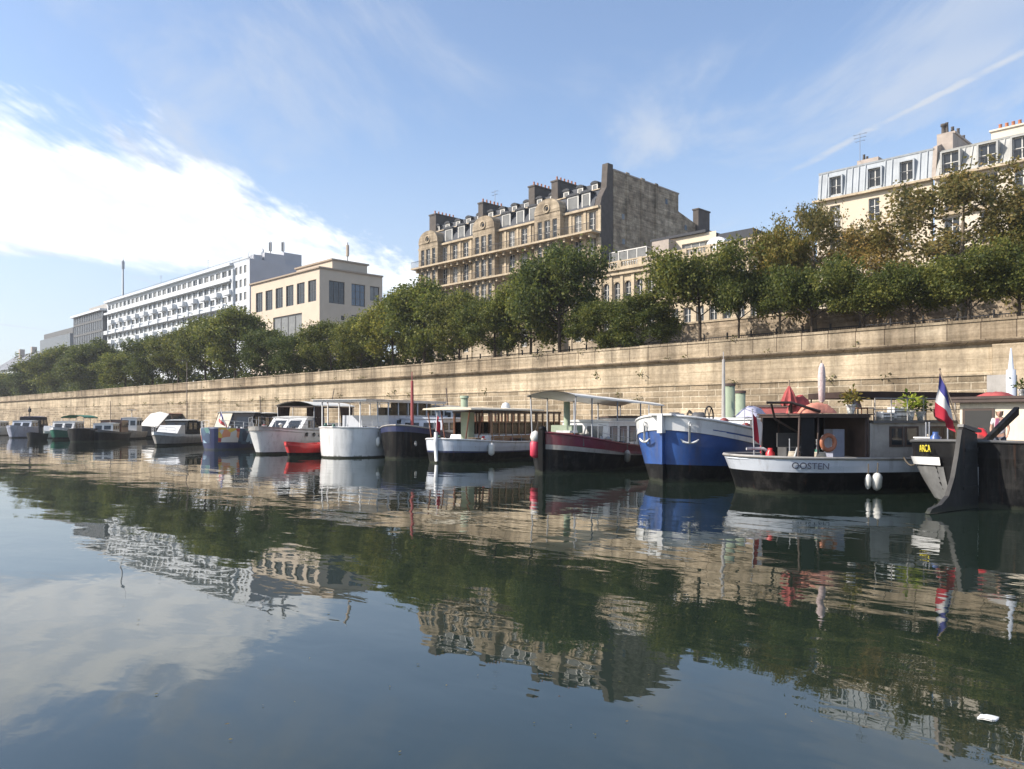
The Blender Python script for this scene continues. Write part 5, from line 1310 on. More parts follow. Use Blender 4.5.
# --- tall white boat with the long flat canopy
b = Boat('houseboat', 'tall white round-bowed houseboat with a long flat white canopy on thin posts', 'boat', 333, 458, 440, 13, 4.8)
tb_ = b
b.hull(1.95, 1.75, 1.75, [(0, .05, 0), (.05, 1, 1)], ['bblack', 'bwhite'], bl=.22, pb=2.3, qb=2.1, sw=.8, flare=.08, bul=.5, rail='bwhite')
for x, f in ((2.6, .66), (4.3, .66)):
    p = b.pt(x, f, -1); m = MB(); m.lathe([(.17, 0), (.17, .03), (.12, .04)], (p[0], p[1] - .035, p[2]), 12, axis='Y'); b.part('porthole', 'pane', m)
m = MB(); m.lathe([(.10, 0), (.10, .06)], (b.pt(1.1, .55, 1)[0], b.pt(1.1, .55, 1)[1], b.pt(1.1, .55, 1)[2]), 12, axis='Y'); b.part('hawse_pipe', 'pane', m)
b.cabin(3.4, 12.2, 3.9, 1.6, 2.75, 'bwhite_b', None, (.02, .1), None, nm='deckhouse'); 
m = MB(); m.prism([(-1.99, 2.2), (-1.945, 2.2), (-1.945, 2.42), (-1.99, 2.42)], 4.3, 4.8); b.part('window', 'pane', m)
m = MB(); m.box(.6, 10.4, -2.15, 2.15, 3.62, 3.74); m.box(.5, 10.5, -2.25, 2.25, 3.741, 3.78); can = b.part('canopy', 'bwhite', m)
for k in range(9):
    for y in (-2.05, 2.05):
        x = .8 + k * 1.18; m = MB(); zb_ = 1.5 if x < 3.4 else 2.75; m.tube([(x, y * (.75 if x < 1 else 1), zb_), (x, y * (.75 if x < 1 else 1), 3.62)], .045, 6); b.part('post', 'bwhite', m, can)
m = MB(); m.box(3.5, 8.6, -2.02, -2.0, 2.78, 3.6); b.part('side_screen', 'clear', m, can)
b.cabin(10.0, 12.9, 3.6, 1.6, 3.45, 'bwhite_b', (2, 2.5, 3.1), (.1, .1), 'bwhite', nm='wheelhouse')
m = MB(); m.box(5.2, 6.0, -.3, .3, 2.75, 3.3); m.box(6.6, 8.0, -.5, .5, 2.75, 3.1); b.part('deck_furniture', 'wood_pale', m)

# --- black barge with the red mast
b = Boat('barge', 'black-hulled barge with dark blue bow rail and a red-brown mast', 'boat', 396, 459, 468, 14, 4.2)
rb_ = b
b.hull(2.1, 1.35, 1.4, [(0, .82, 0), (.82, 1, 1)], ['bblack', 'bnavy'], bl=.25, pb=2.2, qb=1.9, sw=.7, flare=.2, bul=.4, rail='bgrey')
m = MB(); p = b.pt(.55, .48, -1); m.lathe([(.15, 0), (.17, .05), (.1, .08)], (p[0], p[1] - .07, p[2]), 12, axis='Y'); b.part('hawse_pipe', 'bwhite', m)
m = MB(); m.tube([(2.6, 0, 1.3), (2.6, 0, 5.0)], [.12, .09], 10); m.tube([(2.6, 0, 4.8), (2.6, 0, 5.6)], .03, 5); b.part('mast', 'mast_red', m)
b.cabin(4.0, 10.5, 3.0, 1.3, 2.5, 'bwhite_b', (5, 1.75, 2.25), (.3, .1), 'bwhite_b'); b.cabin(10.4, 13, 2.8, 1.3, 3.3, 'bwhite', (2, 2.3, 3.0), (.1, .1), 'bwhite', nm='wheelhouse')
m = MB(); m.lathe([(.12, 0), (.2, .1), (.2, .5), (.12, .6)], (1.4, -.3, 1.75), 10, axis='Y'); m.box(1.2, 1.6, -.5, .5, 1.45, 1.75); b.part('windlass', 'bwhite_b', m)

# --- varnished wheelhouse barge
b = Boat('barge', 'white and black barge with varnished wood wheelhouse and a long cream roof', 'boat', 437, 463, 548, 13, 4.0)
wb = b
b.hull(1.35, 1.05, 1.25, [(0, .45, 0), (.45, .52, 1), (.52, 1, 2)], ['bblack', 'bnavy', 'bwhite_b'], bl=.24, pb=2.3, qb=2.0, sw=.75, flare=.2, bul=.15, rail='bwhite')
m = MB(); p = b.pt(0.0, 1, 1); m.tube([(-.05, 0, .1), (-.12, 0, 1.1), (-.1, 0, 1.75)], [.1, .12, .1], 8); b.part('stem_post', 'bwhite', m)
b.cabin(3.0, 8.6, 2.8, 1.0, 1.55, 'bwhite_b', None, (.3, .1), None, nm='coach_roof')
# wheelhouse frames
fx = [3.6 + .78 * k for k in range(12)]
wh = MB(); wh.box(3.5, 12.3, -1.45, 1.45, 2.86, 3.0); o_r = b.part('wheelhouse_roof', 'brown_dark', wh)
m = MB()
for sd in (-1, 1):
    for x in fx: m.box(x - .06, x + .06, sd * 1.36 - .05, sd * 1.36 + .05, 1.2, 2.86)
    m.box(3.55, 12.25, sd * 1.36 - .06, sd * 1.36 + .06, 1.02, 1.48)
    for x in fx[:-1]: m.box(x + .061, x + .719, sd * 1.36 - .03, sd * 1.36 + .03, 2.28, 2.33)
for x in (3.6, 12.18):
    for y in (-.5, .5): m.box(x - .05, x + .05, y - .05, y + .05, 1.02, 2.86)
b.part('wheelhouse_frame', 'wood', m)
for sd in (-1, 1):
    m = MB()
    for x in fx[:-1]: m.box(x + .062, x + .718, sd * 1.36 - .006, sd * 1.36 + .006, 1.481, 2.279)
    b.part('wheelhouse_glass', 'clear', m)
m = MB(); m.prism([(-1.75, 3.03), (-1.7, 3.12), (0, 3.22), (1.7, 3.12), (1.75, 3.03)], .9, 9.4); b.part('long_roof', 'bcream', m)
m = MB(); m.box(1.0, 9.3, -1.6, 1.6, 2.90, 3.028) if False else None
for x in (1.1, 2.4):
    for y in (-1.5, 1.5): m = MB(); m.tube([(x, y * .8, 1.2), (x, y, 3.04)], .04, 6); b.part('post', 'wood', m)
m = MB(); m.box(2.5, 3.1, -.45, .1, 1.3, 2.9); b.part('locker', 'bgreen_pale', m)
m = MB(); m.tube([(3.0, .2, 3.1), (3.0, .2, 3.75)], .22, 12); m.tube([(3.0, .2, 3.75), (3.0, .2, 3.9)], .27, 12); b.part('funnel', 'bgreen_pale', m)
m = MB(); m.lathe([(.3, 0), (.3, .1), (.22, .3), (.05, .38)], (7.4, 0, 3.2), 12); b.part('radar_dome', 'bwhite', m)
m = MB(); m.box(8.6, 11.6, -1.75, -1.5, 1.2, 1.62); b.part('side_box', 'bgrey', m)
flag('small red pennant on the bow of the wheelhouse barge', b.W(-.1, 0, 1.7), R_(0), 1.1, (.5, .7), ['f_red'], (.1, 0), droop=1.0, pole='bwhite', cat='flag')
fender('white fender hanging at the bow of the varnished wheelhouse barge', b.W(2.4, -b.w(2.4) - .16, .75), .75, .19)
t = thing('tyre', 'black tyre fender hanging on the white side of the varnished wheelhouse barge', 'tyre', b.W(8.0, -b.w(8) - .12, .62), b.th); m = MB(); m.torus((0, 0, 0), .26, .1, 'Y'); m.build('tread', 'rubber', t); m = MB(); m.tube([(0, .05, .3), (0, .15, .75)], .015, 5); m.build('lanyard', 'rope', t)

# --- maroon barge
b = Boat('barge', 'maroon and black barge with a tall black stem and a white awning stretched over poles', 'boat', 543, 473, 655, 11, 4.0)
mb_ = b
b.hull(1.85, 1.05, 1.2, [(0, .6, 0), (.6, .72, 1), (.72, 1, 2)], ['bblack', 'bgrey', 'bmaroon'], bl=.3, pb=2.2, qb=1.8, sw=.7, flare=.22, bul=.4, xm=.75, rail='bmaroon')
m = MB(); m.box(-.22, .14, -.13, .13, -.2, 1.98); m.lathe([(.17, 1.98), (.20, 2.02), (.16, 2.14), (.04, 2.18)], (-.04, 0, 0), 10); b.part('stem_post', 'bblack', m)
b.canopy(.6, 9.6, 2.7, 3.62, 'canvas_w', (.8, 2.2, 4.6, 7.0, 9.4), zb=1.2, crown=.2, drop=.06, x_slope=-.35, pr=.035)
b.cabin(3.4, 6.6, 2.7, 1.0, 2.35, 'bwhite', (3, 1.35, 2.15), (.25, .1), 'bwhite', pane='pane_pale', nm='deckhouse'); b.cabin(6.9, 9.6, 2.9, 1.0, 2.55, 'bwhite', (2, 1.5, 2.3), (.2, .1), 'brown_dark', nm='wheelhouse')
m = MB(); m.tube([(2.6, .4, 1.3), (2.6, .4, 3.35)], .16, 12); m.box(2.1, 3.1, -.2, 1.0, 1.2, 2.2); b.part('funnel', 'bgreen_pale', m)
m = MB(); m.box(1.5, 2.2, -.5, .3, 1.5, 1.95); b.part('locker', 'bwhite', m)
m = MB(); m.lathe([(.1, -.5), (.1, -.2), (.22, -.15), (.22, .15), (.1, .2), (.1, .5)], (4.7, -1.5, 1.2), 10, axis='X'); m.box(4.4, 5.4, -1.8, -1.4, .9, 1.1); b.part('winch', 'bgrey_d', m)
fender('red and white teardrop fender beside the tall black stem of the maroon barge', atD(535, 449, 37.3), .85, .24, 'fender_r')
t = thing('fender', 'white ball fender above the red one at the maroon barge stem', 'fender', atD(535.5, 437, 37.3), 0, 'fenders hung on the boats'); m = MB(); m.lathe([(.03, -.3), (.2, -.2), (.26, 0), (.2, .2), (.03, .3)]); m.build('fender_body', 'fender', t); m = MB(); m.tube([(0, 0, .3), (.0, .2, .75)], .02, 5); m.build('lanyard', 'rope', t)

# --- blue barge
b = Boat('barge', 'large blue-bowed barge with a white bulwark and white anchors at the bow', 'boat', 665, 482, 800, 17, 5.0)
bb_ = b
b.hull(2.62, 1.62, 1.6, [(0, .27, 0), (.27, .86, 1), (.86, 1, 2)], ['btar', 'bblue', 'bwhite'], bl=.22, pb=2.2, qb=1.9, sw=.7, flare=.30, bul=.55, xm=.55, rake=.25, deck='bgrey', rail='bwhite')
m = MB(); m.box(-.32, .05, -.06, .06, -.1, .72); b.part('stem_foot', 'btar', m); m = MB(); m.box(-.36, .1, -.055, .055, .72, 2.0); b.part('stem_bar', 'bblue', m)
m = MB(); m.box(-.48, .15, -.11, .11, 1.95, 2.72); m.box(-.45, .7, -.5, .5, 2.64, 2.72); b.part('stem_head', 'bwhite', m)
def anchor(b, y, x):
    m = MB(); p = b.pt(x, .72, 1 if y > 0 else -1); sg = 1 if y > 0 else -1; o = Vector((p[0] - .12, p[1] + sg * .1, p[2]))
    m.tube([o + Vector((0, 0, .38)), o + Vector((-.02, 0, -.28))], .045, 6)
    pts = [o + Vector((.2 * math.sin(a) * .9, sg * .34 * math.sin(a), -.28 + .25 * (1 - math.cos(a)))) for a in [-1.15, -.7, -.35, 0, .35, .7, 1.15]]
    m.tube(pts, [.02, .05, .045, .045, .045, .05, .02], 6); m.torus(tuple(o + Vector((0, 0, .45))), .09, .025, 'Y', 12, 5)
    b.part('anchor', 'bwhite', m)
anchor(b, 1, .2); anchor(b, -1, .3)
m = MB(); m.box(1.6, 2.3, -.7, .7, 1.9, 2.35); m.lathe([(.14, -.8), (.28, -.75), (.28, -.35), (.14, -.3), (.14, .3), (.28, .35), (.28, .75), (.14, .8)], (1.95, 0, 2.5), 12, axis='Y'); o = b.part('windlass', 'bgrey_d', m)
wheel(o, (1.95, -1.0, 2.6), .42, 'iron', 'Y')
b.cabin(4.0, 11.5, 3.5, 1.5, 2.45, 'bwhite', (5, 1.75, 2.2), (.5, .1), 'bwhite', nm='hold_house'); b.cabin(11.6, 14.4, 3.4, 1.4, 3.1, 'mast_red', (2, 2.0, 2.8), (.1, .1), 'brown_dark', nm='wheelhouse')
m = MB(); m.tube([(6.3, .2, 2.4), (6.3, .2, 5.25)], [.10, .07], 8); m.tube([(6.3, .2, 5.2), (6.3, .2, 5.6)], .025, 5); b.part('mast', 'bgrey', m)
for x, h, r in ((7.2, 4.05, .27), (8.6, 3.75, .24)):
    m = MB(); m.tube([(x, .3, 2.5), (x, .3, h)], r, 14); o = b.part('funnel', 'bgreen_pale', m); m = MB(); m.tube([(x, .3, h), (x, .3, h + .12)], r + .03, 14); b.part('funnel_cap', 'brown_dark', m, o)
b.name('MASTELA', 4.6, .83, .34, 'ltr_white', -1)
m = MB(); m.box(9.5, 11.3, -1.9, -1.0, 2.62, 2.7)
for xx in (9.6, 11.2):
    for yy in (-1.8, -1.1): m.box(xx - .03, xx + .03, yy - .03, yy + .03, 1.8, 2.62)
b.part('deck_table', 'bgrey_d', m)
m = MB(); rg2 = random.Random(4)
G = [[(6.6 + 1.9 * i / 8, -1.2 + 1.1 * j / 6, 2.62 + .48 * math.sin(math.pi * i / 8) ** .6 * math.sin(math.pi * j / 6) ** .5 + rg2.uniform(-.05, .05)) for j in range(7)] for i in range(9)]
m.sheet(G, 0); o = m.build('cloth_cover', 'lilac_cloth', None, b.W(0, 0, 0), b.th); tag(o, 'pale lilac cloth heaped over gear on the deck of the blue barge', 'cover', kind='thing')
# --- the white-striped houseboat lying along the picture
d17 = 26.0; dirv = RT * math.cos(R_(14)) + FW * math.sin(R_(14))
p0 = at(727, 496.5) + dirv.cross(Vector((0, 0, -1))) * 0
psi17 = math.degrees(math.atan2(dirv.x, dirv.y))
side = Vector((-dirv.y, dirv.x, 0))                      # away from us
p17 = at(733, 496) + side * 2.0 + RT * 1.35
q = proj(p17)
b = Boat('houseboat', 'houseboat with white-striped black hull, dark canopied stern and grey cabin with brown windows', 'boat', q[0], q[1], 0, 10.5, 4.2, psi=psi17)
hb = b
b.hull(1.22, 1.12, 1.3, [(0, .62, 0), (.62, 1, 1)], ['bblack', 'bwhite_b'], bl=.2, pb=2.2, qb=2.0, rake=.45, sw=.9, flare=.12, bul=.08, rail='bgrey', deck='bgrey_d')
b.name('OOSTEN', .95, .82, .30, 'ltr_dark', -1)
# dark canopied stern
m = MB(); m.box(1.0, 3.7, -1.9, .6, 2.55, 2.63); m.box(.95, 3.75, -1.95, .65, 2.631, 2.68); can = b.part('canopy_roof', 'brown_dark', m)
m = MB(); m.sheet([[(1.1 + 2.5 * i / 12, .5, 1.1), (1.1 + 2.5 * i / 12, .52 + .03 * (i % 2), 2.0), (1.1 + 2.5 * i / 12, .5, 2.55)] for i in range(13)], 0, (0, .01, 0)); b.part('back_curtain', 'canvas_k', m, can)
m = MB(); m.sheet([[(1.1 + .5 * i / 6, -1.8, 1.25), (1.1 + .5 * i / 6, -1.82 - .03 * (i % 2), 2.0), (1.1 + .5 * i / 6, -1.8, 2.55)] for i in range(7)], 0, (0, .01, 0)); b.part('side_curtain', 'canvas_k', m, can)
m = MB(); m.box(3.62, 3.69, -1.84, 1.84, 1.2, 2.55); b.part('cabin_bulkhead', 'brown_dark', m, can)
for x in (1.05, 1.75, 3.58):
    for y in (-1.8, .5): m = MB(); m.tube([(x, max(y, -b.w(x) + .15), 1.05), (x, y, 2.55)], .035, 6); b.part('post', 'brown_dark', m, can)
m = MB(); m.box(2.75, 3.2, -1.2, -.7, 1.14, 2.15); b.part('locker', 'blilac', m)
m = MB(); m.box(1.6, 2.7, -.2, .35, 1.08, 1.5); m.box(1.6, 2.7, .36, .44, 1.5, 2.0); b.part('bench', 'bgrey_d', m)
# grey cabin with brown windows, roof terrace
cab = MB(); cab.box(3.72, 9.2, -1.85, 1.85, 1.2, 2.36); cabo = b.part('cabin', 'bgrey', cab)
for x in (4.75, 5.35, 6.3, 6.85):
    m = MB(); m.box(x - .28, x + .28, -1.875, -1.851, 1.55, 2.25); w_ = b.part('window', 'brown_dark', m, cabo); m = MB(); m.box(x - .2, x + .2, -1.885, -1.876, 1.62, 2.18); b.part('pane', 'pane', m, w_)
m = MB(); m.box(3.78, 9.3, -1.95, 1.95, 2.361, 2.45); b.part('roof', 'bgrey_d', m, cabo)
m = MB()
for x in [3.9 + .65 * k for k in range(9)]: m.tube([(x, -1.85, 2.45), (x, -1.85, 3.2)], .02, 5)
m.tube([(3.9, -1.85, 3.2), (9.1, -1.85, 3.2)], .02, 5); m.tube([(3.9, -1.85, 2.83), (9.1, -1.85, 2.83)], .015, 5); b.part('roof_railing', 'bgrey', m)
m = MB(); m.box(3.9, 9.4, -.9, 1.9, 3.25, 3.47); aw = b.part('awning', 'canvas_br', m)
for x in (4.0, 9.2):
    for y in (-.85, 1.85): m = MB(); m.tube([(x, y, 2.45), (x, y, 3.25)], .03, 6); b.part('post', 'iron', m, aw)
m = MB()
m.tube([(-.05, -.35, 1.48), (.5, -.5, 1.48), (.85, -.55, 1.28)], .06, 6); m.tube([(.2, -.9, 1.2), (.95, -.9, 1.2)], .05, 6); b.part('tiller', 'bwhite', m)
m = MB(); m.tube([(1.05, -1.5, 1.2), (1.15, -1.5, 1.52), (1.25, -1.5, 1.2)], .04, 6); b.part('bollard', 'bwhite', m)
m = MB(); m.tube([(.2, -1.2, 3.05), (1.0, -1.4, 3.05), (1.9, -1.7, 2.75)], .05, 6); m.tube([(.45, -1.3, 2.5), (1.7, -1.75, 1.7)], .035, 6); m.tube([(.35, -1.25, 3.0), (.45, -1.3, 2.5)], .04, 6); m.tube([(1.0, -1.4, 3.0), (1.0, -1.4, 2.7)], .05, 6); b.part('davit', 'brown_dark', m)
flag('red and white flag hanging at the stern of the white-striped houseboat', b.W(.28, -.3, 1.25), b.th + R_(10), 1.55, (.75, .9), ['f_red', 'f_white', 'f_red'], (-.08, 0), droop=.9)
lifebuoy('orange-white lifebuoy in the shade under the houseboat canopy', b.W(2.35, -1.5, 1.70), b.th, .25, 'orange')
fender('larger white fender hanging low on the black side of the houseboat', b.W(3.65, -2.27, .42), .62, .16, tilt=.25)
fender('slimmer greyish fender just left of the larger white one on the houseboat', b.W(3.35, -2.22, .42), .5, .1, tilt=.1)
# things on the houseboat roof
def on(x, y, z): return hb.W(x, y, z)
t = thing('parasol', 'faded red parasol lowered over the houseboat roof', 'parasol', on(1.25, -.9, 2.68), b.th); m = MB(); m.tube([(0, 0, 0), (0, 0, 1.15)], .03, 6); m.build('pole', 'wood_pale', t)
m = MB(); n = 16; V = [(0, 0, 1.0)]; rr = [(.24 + .07 * (k % 2)) for k in range(n)]; V += [(rr[k] * math.cos(2 * math.pi * k / n), rr[k] * math.sin(2 * math.pi * k / n), .25 + .1 * (k % 2)) for k in range(n)]; V += [(.5 * rr[k] * math.cos(2 * math.pi * k / n), .6 * rr[k] * math.sin(2 * math.pi * k / n), .72) for k in range(n)]
F = [(0, 1 + n + k, 1 + n + (k + 1) % n) for k in range(n)] + [(1 + n + k, 1 + k, 1 + (k + 1) % n, 1 + n + (k + 1) % n) for k in range(n)]; m.add(V, F); m.build('canopy', 'pinkred', t)
def heap(name, label, cat, p, rz, l, w, h, m_, seed):
    rg3 = random.Random(seed); m = MB(); a, c = 12, 8
    G = [[(l * (i / a - .5), w * (j / c - .5), .01 + h * max(0, math.sin(math.pi * i / a)) ** .45 * max(0, math.sin(math.pi * j / c)) ** .5 * rg3.uniform(.8, 1.1)) for j in range(c + 1)] for i in range(a + 1)]
    m.sheet(G, 0); o = m.build(name, m_, None, p, rz); return tag(o, label, cat, kind='thing')
heap('cloth_cover', 'salmon-red cloth rolled along the houseboat canopy edge', 'cover', on(2.0, -1.4, 2.685), b.th, 1.3, .5, .36, 'salmon', 2)
heap('cloth_cover', 'dusty red cloth draped in a hump beside the lowered parasol on the houseboat', 'cover', on(1.75, -.8, 2.685), b.th, .8, .7, .6, 'pinkred', 3)
t = thing('rolled_sunshade', 'tall pinkish rolled sunshade standing upright on the houseboat roof', 'parasol', on(2.55, -.9, 2.68), b.th)
m = MB(); m.tube([(0, 0, 0), (-.05, 0, 1.85)], .025, 6); m.build('pole', 'wood_pale', t)
m = MB(); m.lathe([(.05, .4), (.10, .45), (.12, .9), (.13, 1.3), (.10, 1.6), (.04, 1.75)], (-.03, 0, 0), 10); m.build('rolled_canopy', 'pinkwhite', t)
t = thing('folding_chair', 'brown slatted chair on the houseboat roof left of the black awning', 'chair', on(4.0, -1.2, 2.45), b.th + R_(25))
m = MB(); m.box(-.25, .25, -.25, .25, .40, .45); m.build('seat', 'wood', t); m = MB(); m.add([(-.25, .22, .46), (.25, .22, .46), (.25, .42, 1.05), (-.25, .42, 1.05), (-.25, .25, .46), (.25, .25, .46), (.25, .45, 1.05), (-.25, .45, 1.05)], [(0, 1, 2, 3), (4, 7, 6, 5), (0, 3, 7, 4), (1, 5, 6, 2), (3, 2, 6, 7)]); m.build('backrest', 'wood', t)
for xx in (-.22, .22):
    for yy in (-.22, .22): m = MB(); m.tube([(xx, yy, 0), (xx, yy, .4)], .02, 5); m.build('leg', 'wood', t)
plant_pot('bushy plant in a white pot with pale mottled leaves beside the brown slatted chair', on(3.3, -1.4, 2.685), 1.0, 'leaf_yellow', 3)
plant_pot('left bright yellow-green plant in a white pot on the houseboat roof edge', on(5.5, -1.6, 2.45), 1.1, 'leaf_bright', 4)
plant_pot('right darker green plant beside the bright yellow-green one on the houseboat roof', on(5.95, -1.6, 2.45), 1.0, 'leaf', 5)
for x, z, lab in ((4.65, 2.455, 'low white crate on the houseboat roof right of the brown slatted chair'), (5.1, 2.455, 'taller white crate left of the bright potted plant on the houseboat roof')):
    t = thing('crate', lab, 'crate', on(x, -1.5, z), b.th); hh = .3 if x < 5 else .45; m = MB()
    for k in range(3): m.box(-.26, .26, -.18, -.16, hh * k / 3 + .01, hh * (k + 1) / 3 - .03); m.box(-.26, .26, .16, .18, hh * k / 3 + .01, hh * (k + 1) / 3 - .03)
    m.box(-.28, -.262, -.18, .18, 0, hh); m.box(.262, .28, -.18, .18, 0, hh); m.box(-.26, .26, -.159, .159, .0, .02); m.build('slats', 'bwhite', t)
    m = MB(); m.box(-.22, .22, -.15, .15, .021, hh * .9); m.build('contents', 'bgrey_d', t)
lifebuoy('red-orange lifebuoy hung on the houseboat roof rail beside the tricolour flag', on(6.5, -1.95, 2.72), b.th, .24, 'pinkred')

# --- black barge seen from its stern, with rudder, flag and a person
b = Boat('barge', 'black barge seen from its stern, with big rudder plate and cream deckhouse', 'boat', 977, 507.5, 0, 15, 5.5, psi=9)
kb = b
b.hull(1.84, 1.6, 1.8, [(0, .62, 0), (.62, .76, 1), (.76, 1, 0)], ['btar', 'bblack', 'btar'], bl=.15, pb=2.3, qb=2.2, sw=.6, flare=.34, bul=.6, xm=.5, deck='bgrey_d', rail='bgrey_d')
# sunlight on the black hull's left quarter put in as grey, plus a white rub rail: patches on the hull side
def quarter(b, sd, xa, xb, f0, f1, mt, nm, off=.02):
    m = MB(); G = []
    for i in range(11):
        x = xa + (xb - xa) * i / 10; G.append([(lambda p: (p[0] - off, p[1] + sd * off, p[2]))(b.pt(x, f0 + (f1 - f0) * j / 6, sd)) for j in range(7)])
    m.sheet(G, 0); return b.part(nm, mt, m)
quarter(b, 1, .12, 3.6, .06, .60, 'quarter_grey', 'grey_quarter'); quarter(b, 1, .12, 3.8, .62, .75, 'bwhite', 'white_rub_rail', .07)
b.name('ARCA', .5, .89, .30, 'ltr_yellow', 1)
m = MB(); m.prism([(-2.75, .02), (-2.6, .14), (-2.1, .22), (-1.72, .42), (-1.42, .9), (-1.2, 1.5), (-1.0, 2.2), (-.9, 2.27), (-.12, 2.08), (-.04, .0)], -.06, .06, axis='Y'); rd = b.part('rudder', 'rudder_steel', m)
m = MB(); m.tube([(-.02, 0, -.2), (-.02, 0, 1.15)], .045, 8); b.part('rudder_stock', 'bwhite', m, rd)
for zz in (.55, 1.15, 1.6): m = MB(); m.box(-1.0 + zz * .1, -.1, -.08, .08, zz, zz + .09); b.part('rudder_strap', 'rudder_steel', m, rd)
m = MB()
m.prism([(-.97, 2.28), (-.95, 2.36), (.1, 2.2), (.1, 2.12), (-.12, 2.115)], -.08, .08, axis='Y'); b.part('rudder_cap', 'bgrey_d', m, rd)
m = MB(); m.add([(-.1, -.05, 1.5), (-.1, .05, 1.5), (2.5, .07, 2.62), (2.5, -.07, 2.62), (-.1, -.05, 1.66), (-.1, .05, 1.66), (2.5, .07, 2.86), (2.5, -.07, 2.86)], [(0, 1, 2, 3), (4, 7, 6, 5), (0, 4, 5, 1), (1, 5, 6, 2), (2, 6, 7, 3), (3, 7, 4, 0)]); b.part('tiller', 'bblack', m)
# cream deckhouse
X5 = 4.2
m = MB(); m.box(X5, 11.5, -2.0, 2.45, 1.5, 3.05); dh = b.part('deckhouse', 'bcream', m)
m = MB(); m.box(X5 - .3, 11.7, -2.2, 2.7, 3.051, 3.16); m.box(X5 - .33, 11.75, -2.25, 2.75, 3.161, 3.24); b.part('roof', 'brown_dark', m, dh)
for y0, y1 in ((1.35, 2.35), (-.75, .05), (-1.85, -1.0)):
    m = MB(); m.box(X5 - .03, X5 - .002, y0, y1, 1.75, 2.85); w_ = b.part('window', 'brown_dark', m, dh); m = MB(); m.box(X5 - .04, X5 - .031, y0 + .08, y1 - .08, 1.82, 2.78); b.part('pane', 'pane', m, w_)
m = MB(); q_ = b.L2(atD(1011, 0, 27.6)); m.tube([(q_.x, q_.y, 3.24), (q_.x, q_.y, 4.2)], .15, 12); m.tube([(q_.x, q_.y, 4.2), (q_.x, q_.y, 4.95)], [.10, .02], 8); b.part('chimney', 'bwhite_b', m)
m = MB(); q_ = b.L2(atD(1000, 0, 28.2)); m.box(q_.x - .2, q_.x + .5, q_.y - .35, q_.y + .35, 3.24, 4.05); b.part('skylight_box', 'bgrey', m)
for y, z in ((2.2, 1.75),):
    pass
limp_flag('French tricolour flag hanging limp from a pole at the black barge stern', atD(962, 432, 23.6), YAW, 1.82, .34, 1.45, ['f_blue', 'f_white', 'f_red'], (-.66, 0))
heap('cushion', 'bright red cushion on the black barge stern rail', 'cushion', b.W(1.0, .35, 1.93), b.th + .4, .75, .45, .3, 'bred', 8)
plant_pot('small dark potted plant on the roof of the cream deckhouse', b.W(X5 + .5, .75, 3.24), .7, 'leaf_dark', 12, n=90, group=None)
heap('cloth_cover', 'flat red cloth lying on the roof edge of the cream deckhouse', 'cover', b.W(X5 + .3, 1.45, 3.242), b.th, .9, .9, .16, 'pinkred', 9)
rope('dark mooring rope from the houseboat to the black barge stern', [hb.W(4.8, -2.15, 1.2), kb.W(.9, 1.9, 1.75)], .03, 'rope', .45)
rope('pale brown mooring rope slanting up to the black barge quarter', [hb.W(6.4, -2.15, 1.25), kb.W(1.6, 2.2, 2.0)], .03, 'rope_w', .1)

for b_, sd_, a_, c_, n_ in ((pb_, 1, .8, 3.0, 5), (wb, 2, .6, 2.8, 6), (wb, 3, 3.6, 9, 5), (mb_, 4, .8, 3.2, 7), (mb_, 5, 3.4, 9, 7), (bb_, 6, 1, 4, 7), (bb_, 7, 4.2, 13, 12), (hb, 8, .4, 3.4, 7), (kb, 9, .6, 3.6, 7)): gear(b_, sd_, a_, c_, None, n_)
for b_, sd_ in ((rb_, 10), (tb_, 11), (yb_, 12)): gear(b_, sd_, .8, 3.2, None, 6)
lifeline(bb_, 2.5, 13, 9); lifeline(mb_, 2.0, 9.5, 7); lifeline(wb, 3.0, 11.5, 8, .5); lifeline(tb_, .8, 3.2, 4, .5, -1, 'bwhite'); lifeline(kb, 4, 12, 6, .6)

# ------------------------------------------------------------------ the person on the black barge
def skin_mesh(name, verts, edges, radii, mt, parent, sub=2, root=0):
    me = bpy.data.meshes.new(name); me.from_pydata([tuple(v) for v in verts], edges, []); o = bpy.data.objects.new(name, me); COL.objects.link(o)
    sk = o.modifiers.new('s', 'SKIN'); sk.use_smooth_shade = True
    for i, v in enumerate(me.skin_vertices[0].data):
        r = radii[i]; v.radius = r if isinstance(r, tuple) else (r, r); v.use_root = (i == root)
    ss_ = o.modifiers.new('d', 'SUBSURF'); ss_.levels = sub; ss_.render_levels = sub
    dg = bpy.context.evaluated_depsgraph_get(); m2 = bpy.data.meshes.new_from_object(o.evaluated_get(dg)); m2.name = name
    bpy.data.objects.remove(o); m2.materials.clear(); m2.materials.append(M[mt]); m2.polygons.foreach_set('use_smooth', [True] * len(m2.polygons))
    o = bpy.data.objects.new(name, m2); COL.objects.link(o); o.parent = parent; return o
